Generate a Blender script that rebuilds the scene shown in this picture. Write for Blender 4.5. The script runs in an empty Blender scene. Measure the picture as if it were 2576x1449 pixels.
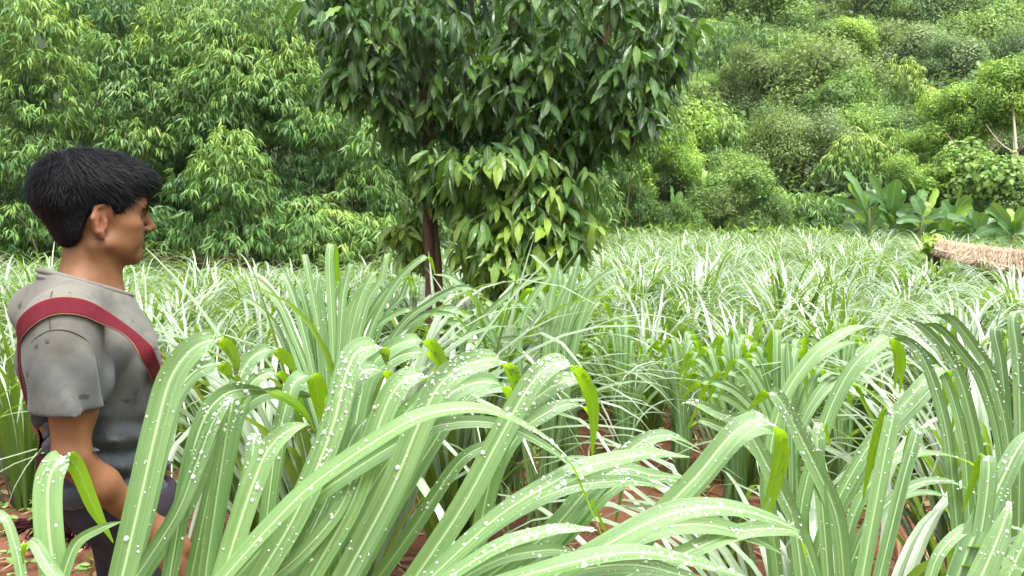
import bpy, math, random
import numpy as np
from mathutils import Vector, Matrix

# ------------------------------------------------------------------ camera, sky, sun, exposure
SC = bpy.context.scene
COL = SC.collection
EYE = np.array([0.0, 0.0, 1.5]); PITCH = math.radians(4.0); FPX = 2022.0     # focal length in pixels of a 2576 x 1449 picture
cam = bpy.data.cameras.new("camera"); cam.sensor_width = 36.0; cam.lens = FPX / 2576.0 * 36.0
cam.clip_start = 0.02; cam.clip_end = 600.0
camo = bpy.data.objects.new("camera", cam); COL.objects.link(camo)
camo.location = EYE; camo.rotation_euler = (math.radians(90) - PITCH, 0, 0)
SC.camera = camo

SUN_EL, SUN_AZ = math.radians(66), math.radians(150)      # azimuth measured from +Y towards +X
world = bpy.data.worlds.new("World"); SC.world = world; world.use_nodes = True
wn, wl = world.node_tree.nodes, world.node_tree.links
bg = wn["Background"]; bg.inputs[1].default_value = 0.15
sky = wn.new("ShaderNodeTexSky"); sky.sky_type = 'NISHITA'; sky.sun_disc = False
sky.sun_elevation = SUN_EL; sky.sun_rotation = SUN_AZ
sky.air_density = 1.0; sky.dust_density = 6.0; sky.ozone_density = 1.0
hs = wn.new("ShaderNodeHueSaturation"); hs.inputs["Saturation"].default_value = 0.22   # overcast: a nearly white sky
wl.new(sky.outputs[0], hs.inputs["Color"]); wl.new(hs.outputs[0], bg.inputs[0])
sl = bpy.data.lights.new("sun", 'SUN'); sl.energy = 1.5; sl.angle = math.radians(32); sl.color = (1, 0.965, 0.9)
so = bpy.data.objects.new("sun", sl); COL.objects.link(so)
sd = Vector((math.cos(SUN_EL) * math.sin(SUN_AZ), math.cos(SUN_EL) * math.cos(SUN_AZ), math.sin(SUN_EL)))
so.rotation_euler = sd.to_track_quat('Z', 'Y').to_euler(); so.location = sd * 60
so["kind"] = "helper"
SC.view_settings.view_transform = 'Standard'; SC.view_settings.look = 'None'
SC.view_settings.exposure = 1.85; SC.view_settings.gamma = 1.0
SC.cycles.max_bounces = 8; SC.cycles.transparent_max_bounces = 8; SC.cycles.diffuse_bounces = 4
SC.cycles.glossy_bounces = 3; SC.cycles.transmission_bounces = 6; SC.cycles.use_denoising = True

# ------------------------------------------------------------------ helpers
random.seed(7); RNG = np.random.default_rng(7)
FWD = np.array([0, math.cos(PITCH), -math.sin(PITCH)]); UPV = np.array([0, math.sin(PITCH), math.cos(PITCH)])
def at(x, y, d):
    "point seen at picture position (x, y) (2576-wide picture) at depth d in metres"
    return EYE + d * (FWD + np.array([1.0, 0, 0]) * (x - 1288.0) / FPX + UPV * (724.5 - y) / FPX)

def mesh(name, V, F, mat=None, uv=None, tint=None, smooth=True, extra=None):
    "V (n,3); F (m,3|4) or list of such arrays; uv per vertex; tint per vertex"
    Fs = F if isinstance(F, list) else [F]
    V = np.asarray(V, np.float32)
    me = bpy.data.meshes.new(name)
    me.vertices.add(len(V)); me.vertices.foreach_set("co", V.ravel())
    loops = np.concatenate([f.ravel() for f in Fs]).astype(np.int32)
    sizes = np.concatenate([np.full(len(f), f.shape[1]) for f in Fs]).astype(np.int32)
    starts = np.concatenate([[0], np.cumsum(sizes)[:-1]]).astype(np.int32)
    me.loops.add(len(loops)); me.loops.foreach_set("vertex_index", loops)
    me.polygons.add(len(sizes)); me.polygons.foreach_set("loop_start", starts)
    try: me.polygons.foreach_set("loop_total", sizes)
    except Exception: pass
    if uv is not None:
        l = me.uv_layers.new(name="uv"); l.data.foreach_set("uv", np.asarray(uv, np.float32)[loops].ravel())
    if tint is not None:
        a = me.attributes.new("tint", 'FLOAT', 'POINT'); a.data.foreach_set("value", np.asarray(tint, np.float32))
    for k, v in (extra or {}).items():
        a = me.attributes.new(k, 'FLOAT', 'POINT'); a.data.foreach_set("value", np.asarray(v, np.float32))
    me.update(calc_edges=True)
    me.polygons.foreach_set("use_smooth", np.full(len(sizes), smooth, bool))
    if mat is not None:
        for m in (mat if isinstance(mat, (list, tuple)) else [mat]): me.materials.append(m)
    return me

def link(name, me, parent=None, loc=None, label=None, cat=None, group=None, kind=None):
    o = bpy.data.objects.new(name, me); COL.objects.link(o)
    if parent is not None: o.parent = parent
    if loc is not None: o.location = loc
    for k, v in (("label", label), ("category", cat), ("group", group), ("kind", kind)):
        if v: o[k] = v
    return o
def thing(name, label, cat, loc=(0, 0, 0), group=None, rz=0.0):
    o = link(name, None, None, loc, label, cat, group); o.rotation_euler = (0, 0, rz); o.empty_display_size = 0.1
    return o

class Bag:
    "collects geometry for one mesh"
    def __init__(s): s.V, s.F, s.uv, s.t, s.n = [], [], [], [], 0
    def add(s, V, F, uv=None, t=0.5):
        V = np.asarray(V, float); s.V.append(V); s.F.append(np.asarray(F) + s.n)
        s.uv.append(np.zeros((len(V), 2)) if uv is None else uv)
        s.t.append(np.full(len(V), t) if np.isscalar(t) else t); s.n += len(V)
    def mesh(s, name, mat, smooth=True):
        q = [f for f in s.F if f.shape[1] == 4]; t = [f for f in s.F if f.shape[1] == 3]
        Fs = ([np.concatenate(q)] if q else []) + ([np.concatenate(t)] if t else [])
        return mesh(name, np.concatenate(s.V), Fs, mat, np.concatenate(s.uv), np.concatenate(s.t), smooth)

def norm(v): v = np.asarray(v, float); return v / (np.linalg.norm(v, axis=-1, keepdims=True) + 1e-12)
def sstep(a, b, x): t = np.clip((np.asarray(x, float) - a) / (b - a), 0, 1); return t * t * (3 - 2 * t)

def catmull(P, n):
    P = np.asarray(P, float); P = np.vstack([2 * P[0] - P[1], P, 2 * P[-1] - P[-2]])
    k = len(P) - 3; out = []
    for t in np.linspace(0, k - 1e-6, n):
        i = int(t); f = t - i; a, b, c, d = P[i:i + 4]
        out.append(0.5 * (2 * b + (c - a) * f + (2 * a - 5 * b + 4 * c - d) * f * f + (3 * b - a - 3 * c + d) * f ** 3))
    return np.array(out)

def tube(P, R, k=8, cap=True):
    "tube along points P with radii R"
    P = np.asarray(P, float); R = np.broadcast_to(np.asarray(R, float), (len(P),))
    T = norm(np.gradient(P, axis=0)); ref = np.array([0.31, 0.9, 0.2]); A = norm(np.cross(T, ref)); B = np.cross(T, A)
    a = np.linspace(0, 2 * np.pi, k, endpoint=False)
    V = (P[:, None] + R[:, None, None] * (np.cos(a)[None, :, None] * A[:, None] + np.sin(a)[None, :, None] * B[:, None])).reshape(-1, 3)
    i = np.arange(len(P) - 1)[:, None] * k; j = np.arange(k)[None]; j2 = (j + 1) % k
    F = np.stack([i + j, i + j2, i + k + j2, i + k + j], -1).reshape(-1, 4)
    uv = np.stack([np.tile(np.arange(k) / k, len(P)), np.repeat(np.linspace(0, 1, len(P)), k)], 1)
    return V, F, uv

def ribbon(C, S, W, cols=3, fold=0.12, wav=0.0, seed=0):
    "leaf blade along C with side vectors S and widths W; normal = S x T (upper face). fold > 0 makes a gutter"
    C = np.asarray(C, float); n = len(C); T = norm(np.gradient(C, axis=0))
    S = norm(S - (S * T).sum(1, keepdims=True) * T); N = np.cross(S, T)
    u = np.linspace(-1, 1, cols); rs = np.random.default_rng(seed)
    ph = rs.uniform(0, 6.28, 2); s = np.linspace(0, 1, n)
    wv = wav * np.asarray(W)[:, None] * (np.abs(u)[None] ** 2) * np.sin(s[:, None] * 21 + ph[0] + (u[None] > 0) * ph[1])
    V = C[:, None] + S[:, None] * (u[None, :, None] * np.asarray(W)[:, None, None] * 0.5) \
        + N[:, None] * (fold * (np.abs(u)[None, :, None] ** 1.3) * np.asarray(W)[:, None, None] * 0.5 + wv[..., None])
    i = np.arange(n - 1)[:, None] * cols; j = np.arange(cols - 1)[None]
    F = np.stack([i + j, i + j + 1, i + cols + j + 1, i + cols + j], -1).reshape(-1, 4)
    uv = np.stack([np.tile((u + 1) / 2, n), np.repeat(s, cols)], 1)
    return V.reshape(-1, 3), F, uv

# ------------------------------------------------------------------ materials
class NT:
    def __init__(s, name):
        s.m = bpy.data.materials.new(name); s.m.use_nodes = True; s.t = s.m.node_tree; s.t.nodes.clear()
        s.out = s.t.nodes.new("ShaderNodeOutputMaterial")
    def n(s, typ, **kw):
        nd = s.t.nodes.new("ShaderNode" + typ)
        for k, v in kw.items():
            if k.startswith("i_"):
                key = k[2:]; key = int(key) if key.isdigit() else key.replace("_", " ")
                s.set(nd.inputs[key], v)
            else: setattr(nd, k, v)
        return nd
    def set(s, sock, v):
        if isinstance(v, bpy.types.NodeSocket): s.t.links.new(v, sock)
        elif isinstance(v, (tuple, list)) and len(v) == 3 and len(sock.default_value) == 4: sock.default_value = (*v, 1)
        else: sock.default_value = v
    def math(s, op, a, b=None, clamp=False):
        nd = s.t.nodes.new("ShaderNodeMath"); nd.operation = op; nd.use_clamp = clamp; s.set(nd.inputs[0], a)
        if b is not None: s.set(nd.inputs[1], b)
        return nd.outputs[0]
    def mix(s, f, a, b, mode='MIX'):
        nd = s.t.nodes.new("ShaderNodeMix"); nd.data_type = 'RGBA'; nd.blend_type = mode
        s.set(nd.inputs[0], f); s.set(nd.inputs[6], a); s.set(nd.inputs[7], b); return nd.outputs[2]
    def ramp(s, f, stops):
        nd = s.t.nodes.new("ShaderNodeValToRGB"); e = nd.color_ramp.elements
        while len(e) < len(stops): e.new(0.5)
        for k, (p, c) in enumerate(stops): e[k].position = p; e[k].color = (*c, 1) if len(c) == 3 else c
        s.set(nd.inputs[0], f); return nd.outputs[0]
    def noise(s, scale, detail=3, vec=None, rough=0.5):
        nd = s.n("TexNoise", i_Scale=scale, i_Detail=detail, i_Roughness=rough)
        if vec is not None: s.set(nd.inputs["Vector"], vec)
        return nd.outputs["Fac"]
    def obj(s): return s.n("TexCoord").outputs["Object"]
    def gen(s): return s.n("NewGeometry").outputs["Position"]
    def bsdf(s, col, rough=0.6, spec=0.4, **kw):
        b = s.n("BsdfPrincipled"); s.set(b.inputs["Base Color"], col); s.set(b.inputs["Roughness"], rough)
        s.set(b.inputs["Specular IOR Level"], spec)
        for k, v in kw.items(): s.set(b.inputs[k.replace("_", " ")], v)
        return b
    def done(s, sh): s.t.links.new(sh, s.out.inputs["Surface"]); return s.m
    def bump(s, h, strength=0.3, dist=0.01): return s.n("Bump", i_Strength=strength, i_Distance=dist, i_Height=h).outputs[0]

def leaf_mat(name, stops, glow, tw=0.35, rough=0.45, spec=0.4, ovar=0.35, veins=0.0, patch=0.0):
    "leaf with reflecting and transmitting faces; colour from the per-leaf tint and a per-object shift"
    g = NT(name)
    t = g.n("Attribute", attribute_name="tint").outputs["Fac"]
    r = g.n("ObjectInfo").outputs["Random"]
    f = g.math('ADD', t, g.math('MULTIPLY', g.math('SUBTRACT', r, 0.5), ovar), clamp=True)
    if patch:
        f = g.math('ADD', f, g.math('MULTIPLY', g.math('SUBTRACT', g.noise(0.45, 2, g.gen()), 0.5), patch), clamp=True)
    c = g.ramp(f, stops); kw = {}
    if veins:
        uv = g.n("UVMap", uv_map="uv").outputs[0]
        sx = g.n("SeparateXYZ"); g.set(sx.inputs[0], uv)
        au = g.math('ABSOLUTE', g.math('SUBTRACT', sx.outputs[0], 0.5))
        ph = g.math('SUBTRACT', g.math('MULTIPLY', sx.outputs[1], 14.0), g.math('MULTIPLY', au, 7.0))
        w = g.math('SINE', g.math('MULTIPLY', ph, 6.283))
        kw["Normal"] = g.bump(w, veins, 0.004)
        rib = g.math('LESS_THAN', au, 0.035)
        c = g.mix(g.math('MULTIPLY', rib, 0.5), c, (0.30, 0.42, 0.12))
    b = g.bsdf(c, rough, spec, **kw)
    tr = g.n("BsdfTranslucent"); g.set(tr.inputs[0], g.mix(0.55, c, glow))
    mx = g.n("MixShader", i_0=tw); g.t.links.new(b.outputs[0], mx.inputs[1]); g.t.links.new(tr.outputs[0], mx.inputs[2])
    return g.done(mx.outputs[0])

def grass_mat(name, dark, light, vein, und0, und1, glow, ribc, coat=0.0, tr0=0.20, r0=0.27, sp=1.0):
    "broad grass blade: pale midrib, fine parallel veins, bluish upper face, yellow-green lower face that lets light through"
    g = NT(name)
    uv = g.n("UVMap", uv_map="uv").outputs[0]; sx = g.n("SeparateXYZ"); g.set(sx.inputs[0], uv)
    u, v = sx.outputs[0], sx.outputs[1]
    t = g.n("Attribute", attribute_name="tint").outputs["Fac"]
    r = g.n("ObjectInfo").outputs["Random"]
    f = g.math('ADD', g.math('MULTIPLY', t, 0.75), g.math('MULTIPLY', r, 0.25), clamp=True)
    au = g.math('ABSOLUTE', g.math('SUBTRACT', u, 0.5))
    rib = g.n("MapRange", interpolation_type='SMOOTHSTEP', i_0=au, i_1=0.070, i_2=0.022, i_3=0.0, i_4=1.0).outputs[0]
    ven = g.math('MULTIPLY', g.math('ADD', g.math('SINE', g.math('MULTIPLY', u, 95.0)), 1.0), 0.5)
    cmb = g.n("CombineXYZ", i_0=g.math('MULTIPLY', u, 9.0), i_1=g.math('MULTIPLY', v, 3.0), i_2=g.math('MULTIPLY', f, 37.0))
    nz = g.noise(1.0, 3, cmb.outputs[0])
    top = g.mix(f, dark, light)
    top = g.mix(g.math('MULTIPLY', ven, 0.16), top, vein)
    band = g.n("MapRange", interpolation_type='SMOOTHSTEP', i_0=nz, i_1=0.36, i_2=0.66).outputs[0]
    top = g.mix(g.math('MULTIPLY', band, 0.55), top, vein)
    top = g.mix(g.math('MULTIPLY', g.noise(6.0, 4, g.obj(), 0.65), 0.30), top, dark)
    top = g.mix(g.math('MULTIPLY', rib, g.math('ADD', 0.5, g.math('MULTIPLY', nz, 0.5))), top, ribc)
    und = g.mix(f, und0, und1)
    und = g.mix(g.math('MULTIPLY', rib, 0.5), und, (0.25, 0.34, 0.08))
    # old scarred tips
    c2 = g.n("CombineXYZ", i_0=g.math('MULTIPLY', u, 2.0), i_1=g.math('MULTIPLY', v, 9.0), i_2=g.math('MULTIPLY', f, 91.0))
    sc = g.n("MapRange", interpolation_type='SMOOTHSTEP', i_0=g.noise(1.0, 4, c2.outputs[0], 0.7), i_1=0.69, i_2=0.74).outputs[0]
    top = g.mix(g.math('MULTIPLY', sc, 0.8), top, (0.30, 0.17, 0.08)); und = g.mix(g.math('MULTIPLY', sc, 0.7), und, (0.28, 0.16, 0.05))
    bk = g.n("NewGeometry").outputs["Backfacing"]
    col = g.mix(bk, top, und)
    rough = g.math('ADD', r0, g.math('MULTIPLY', nz, 0.22))
    b = g.bsdf(col, rough, g.math('SUBTRACT', sp, g.math('MULTIPLY', bk, 0.65 * sp)), Normal=g.bump(g.math('ADD', g.math('MULTIPLY', ven, 0.5), g.math('MULTIPLY', rib, -1.0)), 0.22, 0.002))
    b.inputs['Coat Weight'].default_value = coat; b.inputs['Coat Roughness'].default_value = 0.3
    tr = g.n("BsdfTranslucent"); g.set(tr.inputs[0], g.mix(bk, g.mix(0.5, top, (0.14, 0.30, 0.03)), glow))
    mx = g.n("MixShader", i_0=g.math('ADD', tr0, g.math('MULTIPLY', bk, 0.30)))
    g.t.links.new(b.outputs[0], mx.inputs[1]); g.t.links.new(tr.outputs[0], mx.inputs[2])
    return g.done(mx.outputs[0])

def bark_mat(name, c1, c2, scale=9.0):
    g = NT(name); o = g.obj(); mp = g.n("Mapping", i_Vector=o); mp.inputs["Scale"].default_value = (1, 1, 0.22)
    n1 = g.noise(scale, 5, mp.outputs[0], 0.65); n2 = g.noise(scale * 5, 3, mp.outputs[0])
    c = g.mix(n1, c1, c2); b = g.bsdf(c, 0.85, 0.2, Normal=g.bump(g.math('ADD', n1, g.math('MULTIPLY', n2, 0.4)), 0.7, 0.02))
    return g.done(b.outputs[0])

M = {}
M['grass'] = grass_mat("grass_blade", (0.068, 0.115, 0.062), (0.195, 0.270, 0.148), (0.245, 0.32, 0.185), (0.060, 0.120, 0.018), (0.100, 0.170, 0.034), (0.17, 0.30, 0.02), (0.30, 0.38, 0.23), 0.8, 0.13, 0.28)
M['wet'] = grass_mat("wet_grass_blade", (0.036, 0.088, 0.033), (0.122, 0.225, 0.062), (0.175, 0.295, 0.100), (0.085, 0.18, 0.010), (0.13, 0.24, 0.015), (0.32, 0.56, 0.012), (0.29, 0.40, 0.20), 0.0, 0.18, 0.38, 0.55)
M['droplet'] = None
def droplet_mat():
    g = NT("water_drop")
    b = g.bsdf((0.93, 0.97, 0.93), 0.03, 0.6, Transmission_Weight=0.7, IOR=1.33)  # whitish body stands in for bright sky glints in clear water
    return g.done(b.outputs[0])
M['droplet'] = droplet_mat()
M['dry'] = leaf_mat("dry_leaf", [(0, (0.10, 0.055, 0.03)), (0.5, (0.24, 0.15, 0.08)), (1, (0.42, 0.31, 0.19))], (0.35, 0.22, 0.08), 0.12, 0.8, 0.15)
M['bamboo_leaf'] = leaf_mat("bamboo_leaf", [(0, (0.024, 0.070, 0.022)), (0.45, (0.090, 0.185, 0.050)), (0.75, (0.17, 0.285, 0.06)), (1, (0.27, 0.37, 0.07))], (0.26, 0.42, 0.04), 0.28, 0.45, 0.3, 0.2, patch=0.45)
M['tree_leaf'] = leaf_mat("glossy_tree_leaf", [(0, (0.016, 0.050, 0.016)), (0.40, (0.048, 0.125, 0.030)), (0.72, (0.10, 0.215, 0.035)), (1, (0.21, 0.32, 0.035))], (0.18, 0.40, 0.015), 0.22, 0.22, 0.85, 0.12, veins=0.6)
M['banana_leaf'] = leaf_mat("banana_leaf", [(0, (0.035, 0.10, 0.030)), (0.5, (0.085, 0.19, 0.055)), (1, (0.20, 0.34, 0.03))], (0.28, 0.46, 0.02), 0.35, 0.36, 0.5, 0.1, veins=0.25)
M['weed'] = leaf_mat("weed_leaf", [(0, (0.09, 0.18, 0.04)), (0.6, (0.17, 0.29, 0.07)), (1, (0.28, 0.38, 0.12))], (0.25, 0.4, 0.05), 0.3, 0.5, 0.3)
M['bark'] = bark_mat("brown_bark", (0.030, 0.018, 0.012), (0.15, 0.090, 0.060), 14.0)
M['pale_bark'] = bark_mat("pale_bark", (0.22, 0.18, 0.13), (0.45, 0.40, 0.31), 5)
M['culm'] = bark_mat("bamboo_culm", (0.10, 0.10, 0.04), (0.26, 0.22, 0.10), 4)
M['pseudostem'] = bark_mat("banana_stem", (0.06, 0.08, 0.03), (0.20, 0.22, 0.09), 4)
# ------------------------------------------------------------------ the land
def vnoise(x, y, s, seed=0):
    "smooth value noise"
    r = np.random.default_rng(seed).random((64, 64)); x = np.asarray(x) / s; y = np.asarray(y) / s
    xi = np.floor(x).astype(int); yi = np.floor(y).astype(int); fx = x - xi; fy = y - yi
    fx = fx * fx * (3 - 2 * fx); fy = fy * fy * (3 - 2 * fy)
    g = lambda a, b: r[a % 64, b % 64]
    return (g(xi, yi) * (1 - fx) + g(xi + 1, yi) * fx) * (1 - fy) + (g(xi, yi + 1) * (1 - fx) + g(xi + 1, yi + 1) * fx) * fy
def height(x, y):
    x = np.asarray(x, float); y = np.asarray(y, float)
    field = 0.5 * sstep(7, 27, y) * sstep(-3, 4, x) * (1 - 0.45 * sstep(8, 16, x))
    y0 = 19.0 + 8.5 * sstep(-4, 3, x)
    t = np.clip(y - y0, 0, None); hill = 0.40 * (t - 1.2 * (1 - np.exp(-t / 1.2)))
    hill = np.where(hill > 60, 60 + (hill - 60) * 0.2, hill)
    big = (vnoise(x, y, 9, 3) - 0.5) * 1.6 * sstep(24, 45, y)
    small = ((vnoise(x, y, 0.5, 1) - 0.5) * 0.07 + (vnoise(x, y, 0.17, 2) - 0.5) * 0.035) * (1 - sstep(12, 25, y))
    return field + hill + big + small
def H(x, y): return float(height(x, y))

def build_ground():
    def axis(near, step, far, grow):
        a = list(np.arange(0, near, step)); d = step
        while a[-1] < far: d *= grow; a.append(a[-1] + d)
        return a
    ax = axis(5, 0.07, 260, 1.07); xs = np.array([-v for v in ax[:0:-1]] + ax)
    ay = axis(7, 0.07, 300, 1.06); by = axis(1.5, 0.3, 60, 1.3); ys = np.array([-v for v in by[:0:-1]] + ay)
    X, Y = np.meshgrid(xs, ys); Z = height(X, Y)
    V = np.stack([X, Y, Z], -1).reshape(-1, 3); nx = len(xs)
    i = np.arange(len(ys) - 1)[:, None] * nx; j = np.arange(nx - 1)[None]
    F = np.stack([i + j, i + j + 1, i + nx + j + 1, i + nx + j], -1).reshape(-1, 4)
    g = NT("red_soil"); p = g.gen()
    n1 = g.noise(1.3, 5, p, 0.6); n2 = g.noise(22, 4, p, 0.7); n3 = g.noise(90, 3, p)
    c = g.ramp(n1, [(0.25, (0.085, 0.034, 0.020)), (0.55, (0.15, 0.062, 0.036)), (0.8, (0.21, 0.105, 0.065))])
    c = g.mix(g.math('MULTIPLY', n2, 0.55), c, (0.10, 0.045, 0.028))
    sy = g.n("SeparateXYZ"); g.set(sy.inputs[0], p)
    far = g.n("MapRange", i_0=sy.outputs[1], i_1=13.0, i_2=26.0).outputs[0]
    c = g.mix(far, c, (0.018, 0.026, 0.010))  # far ground painted dark, as the shaded floor under the woods
    b = g.bsdf(c, 0.9, 0.15, Normal=g.bump(g.math('ADD', n2, g.math('MULTIPLY', n3, 0.5)), 0.8, 0.03))
    link("ground", mesh("ground", V, F, g.done(b.outputs[0])), kind="structure", label="red-brown soil of the field rising into the wooded hillside")
build_ground()

# ------------------------------------------------------------------ grass blades
def blade_curve(L, th0, th1, n=14, kink=None, pw=1.6, sway=0.0):
    "centre line in the x-z plane, leaning to +x; angles from the vertical, in degrees"
    s = np.linspace(0, 1, n); th = th0 + (th1 - th0) * s ** pw
    if kink: th = th0 + (kink[2]) * s + (th1 - th0 - kink[2]) / (1 + np.exp(-(s - kink[0]) / kink[1]))
    th = np.radians(th); ds = L / (n - 1)
    x = np.concatenate([[0], np.cumsum(np.sin((th[1:] + th[:-1]) / 2)) * ds]); z = np.concatenate([[0], np.cumsum(np.cos((th[1:] + th[:-1]) / 2)) * ds])
    return np.stack([x, sway * s * s * L, z], 1), s
def blade_width(s, W): return W * np.minimum(1, 0.35 + 2.4 * s) * np.clip(1 - s ** 2.6, 0, 1) ** 0.8 + 0.0012
def make_blade(rs, L, W, th0=None, n=14, cols=3, style=None, calm=1.0):
    style = style or rs.choice(['arch', 'kink', 'fall', 'up'], p=[.68, .22, .06, .04])
    th0 = rs.uniform(4, 30) if th0 is None else th0
    if style == 'up': C, s = blade_curve(L * 0.95, th0 * 0.6, th0 + rs.uniform(10, 40), n, sway=rs.uniform(-.1, .1))
    elif style == 'kink': C, s = blade_curve(L * 1.05, th0, rs.uniform(140, 172), n + 4, (rs.uniform(.55, .78), rs.uniform(.02, .05), rs.uniform(8, 30)), sway=rs.uniform(-.12, .12))
    elif style == 'fall': C, s = blade_curve(L * 1.12, th0 + 4, rs.uniform(120, 165), n, pw=rs.uniform(1.0, 1.4), sway=rs.uniform(-.12, .12))
    else: C, s = blade_curve(L * 1.08, th0, rs.uniform(120, 170), n, pw=rs.uniform(1.8, 3.2), sway=rs.uniform(-.12, .12) * calm)
    S = np.tile(np.array([0, 1.0, 0]), (len(C), 1)); tw = rs.uniform(-1, 1) * s ** 2 * calm
    S = S * np.cos(tw)[:, None] + np.array([0.6, 0, 0.8]) * np.sin(tw)[:, None]
    # growth along +x: the upper face looks to -x and up;  N = S x T with S = -y
    return ribbon(C, -S, blade_width(s, W), cols, 0.25, 0.03, int(rs.integers(1e6)))

def rotz(V, a):
    c, s = math.cos(a), math.sin(a); return V @ np.array([[c, s, 0], [-s, c, 0], [0, 0, 1.0]])
LIB = []
def build_lib():
    rs = np.random.default_rng(11)
    for k in range(48):
        style = ['arch', 'kink', 'arch', 'arch', 'arch', 'arch', 'arch', 'kink', 'up', 'arch', 'fall', 'arch'][k % 12]
        th0 = [3, 8, 14, 20, 28, 38][(k // 6) % 6] + rs.uniform(-3, 4)
        V, F, uv = make_blade(rs, 1.36, rs.uniform(.024, .036), th0, 16, 5, style, .4)
        LIB.append((th0, mesh("grass_leaf", V, F, M['grass'], uv, np.full(len(V), rs.random()))))
build_lib()

def leafy_clump(x, y, size, n, label, seed, lean=None, spread=0.10, group=None, wide=1.0, maxth=60):
    "a clump whose every leaf is an object of its own"
    rs = np.random.default_rng(seed); t = thing("grass_clump", label, "grass clump", (x, y, H(x, y) - 0.02), group)
    ok = [b for b in LIB if b[0] < maxth]
    for i in range(n):
        th0, me = ok[rs.integers(len(ok))]; az = rs.uniform(0, 2 * np.pi)
        if lean is not None and rs.random() < 0.55: az = lean + rs.normal(0, 0.6)
        r = spread * math.sqrt(rs.random()) * (0.4 + th0 / 40)
        o = link("leaf", me, t, (r * math.cos(az), r * math.sin(az), 0))
        sc = size * rs.uniform(.72, 1.08); o.scale = (sc, sc * wide, sc)
        o.rotation_euler = (rs.normal(0, .07), rs.normal(0, .07), az)
    return t

def clump_arrays(rs, n, L, W, seg=9, cols=3, spread=0.12):
    b = Bag()
    for i in range(n):
        az = rs.uniform(0, 2 * np.pi); th0 = 2 + 40 * rs.random() ** 1.3
        V, F, uv = make_blade(rs, L * rs.uniform(.8, 1.05), W * rs.uniform(.75, 1.15), th0, seg, cols, rs.choice(['arch', 'kink', 'fall', 'up'], p=[.92, .05, .02, .01]), .45)
        r = spread * math.sqrt(rs.random()) * (0.4 + th0 / 40)
        b.add(rotz(V + np.array([r, 0, 0]), az), F, uv, float(np.clip(rs.normal(.5, .25), 0, 1)))
    for i in range(n // 7):      # dead straw at the foot
        az = rs.uniform(0, 2 * np.pi); V, F, uv = make_blade(rs, L * .45, W * .5, rs.uniform(40, 75), 5, 2, 'arch')
        b.add(rotz(V, az), F, uv, 0.1)
    return b

FIELD = []
def field_label(x, y):
    Fx = 1288 + FPX * x / max(y, .1)
    if Fx < 330: p = "at the left edge behind the man's back"
    elif Fx < 680: p = "between the man's face and the tall upright clump"
    elif Fx < 1000: p = "behind the tall upright clump, below the bamboo"
    elif Fx < 1520: p = "around the foot of the leafy tree"
    elif Fx < 1800: p = "just right of the leafy tree"
    elif Fx < 2150: p = "below the spreading shrub"
    else: p = "in front of the banana plants"
    r = "nearer" if y < 8.5 else ("middle" if y < 14 else "farther")
    return ("arching grass clump in the %s rows %s" % (r, p), "grass clumps, %s rows, %s" % (r, p))

def build_field():
    rs = np.random.default_rng(5); pts = []
    for y in np.arange(2.7, 29.5, 1.08):
        for x in np.arange(-20, 20, 0.74):
            px = x + rs.normal(0, .11) + (0.37 if int(y / 1.08) % 2 else 0); py = y + rs.normal(0, .13)
            if abs(px) > 0.68 * py + 0.9: continue
            if px < -2.2 and py > 14.0 + rs.normal(0, .2): continue
            if -2.2 < px < 2.0 and py > 17: continue
            if py > 27.3 - 0.1 * abs(px - 5): continue
            if 6.2 < px < 9.2 and 8.5 < py < 14.6: continue                     # the thatched shelter stands here
            if (px + 1.0 * 0) ** 2 * 0 + abs(px + 0.62) < .45 and abs(py - 6.25) < .45: continue   # tree foot
            if py < 5.6 and -1.0 < px < 2.9: continue                             # placed by hand
            if px < -0.2 and py < 4.9: continue                                   # bare soil behind the man
            pts.append((px, py))
    pts.sort(key=lambda p: p[1])
    # nearest ones: every leaf an object
    near = pts[:22]
    for k, (x, y) in enumerate(near):
        lab, grp = field_label(x, y)
        leafy_clump(x, y, rs.uniform(.9, 1.08), 90, lab, 100 + k, group=grp, maxth=30, spread=.13)
    variants = [clump_arrays(rs, 125, 1.40, .031, 13, 3, .08).mesh("grass_clump", M['grass']) for _ in range(12)]
    for (x, y) in pts[22:270]:
        lab, grp = field_label(x, y)
        o = link("grass_clump", variants[rs.integers(12)], None, (x, y, H(x, y) - 0.02), lab, "grass clump", grp)
        s = rs.uniform(.82, 1.12); o.scale = (s, s, s * rs.uniform(.92, 1.1)); o.rotation_euler = (rs.normal(0, .05), rs.normal(0, .05), rs.uniform(0, 6.28))
    b = Bag(); protos = []
    for _ in range(8):
        c = clump_arrays(rs, 80, 1.40, .040, 9, 2, .08); protos.append((np.concatenate(c.V), np.concatenate(c.F), np.concatenate(c.uv), np.concatenate(c.t)))
    for (x, y) in pts[270:]:
        V, F, uv, t = protos[rs.integers(8)]; s = rs.uniform(.85, 1.12)
        b.add(rotz(V * s, rs.uniform(0, 6.28)) + np.array([x, y, H(x, y)]), F, uv, np.clip(t + rs.normal(0, .12), 0, 1))
    link("far_grass", b.mesh("far_grass", M['grass']), kind="stuff", label="pale grass filling the far end of the field", cat="grass")
    print("field clumps", len(pts))
build_field()

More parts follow.
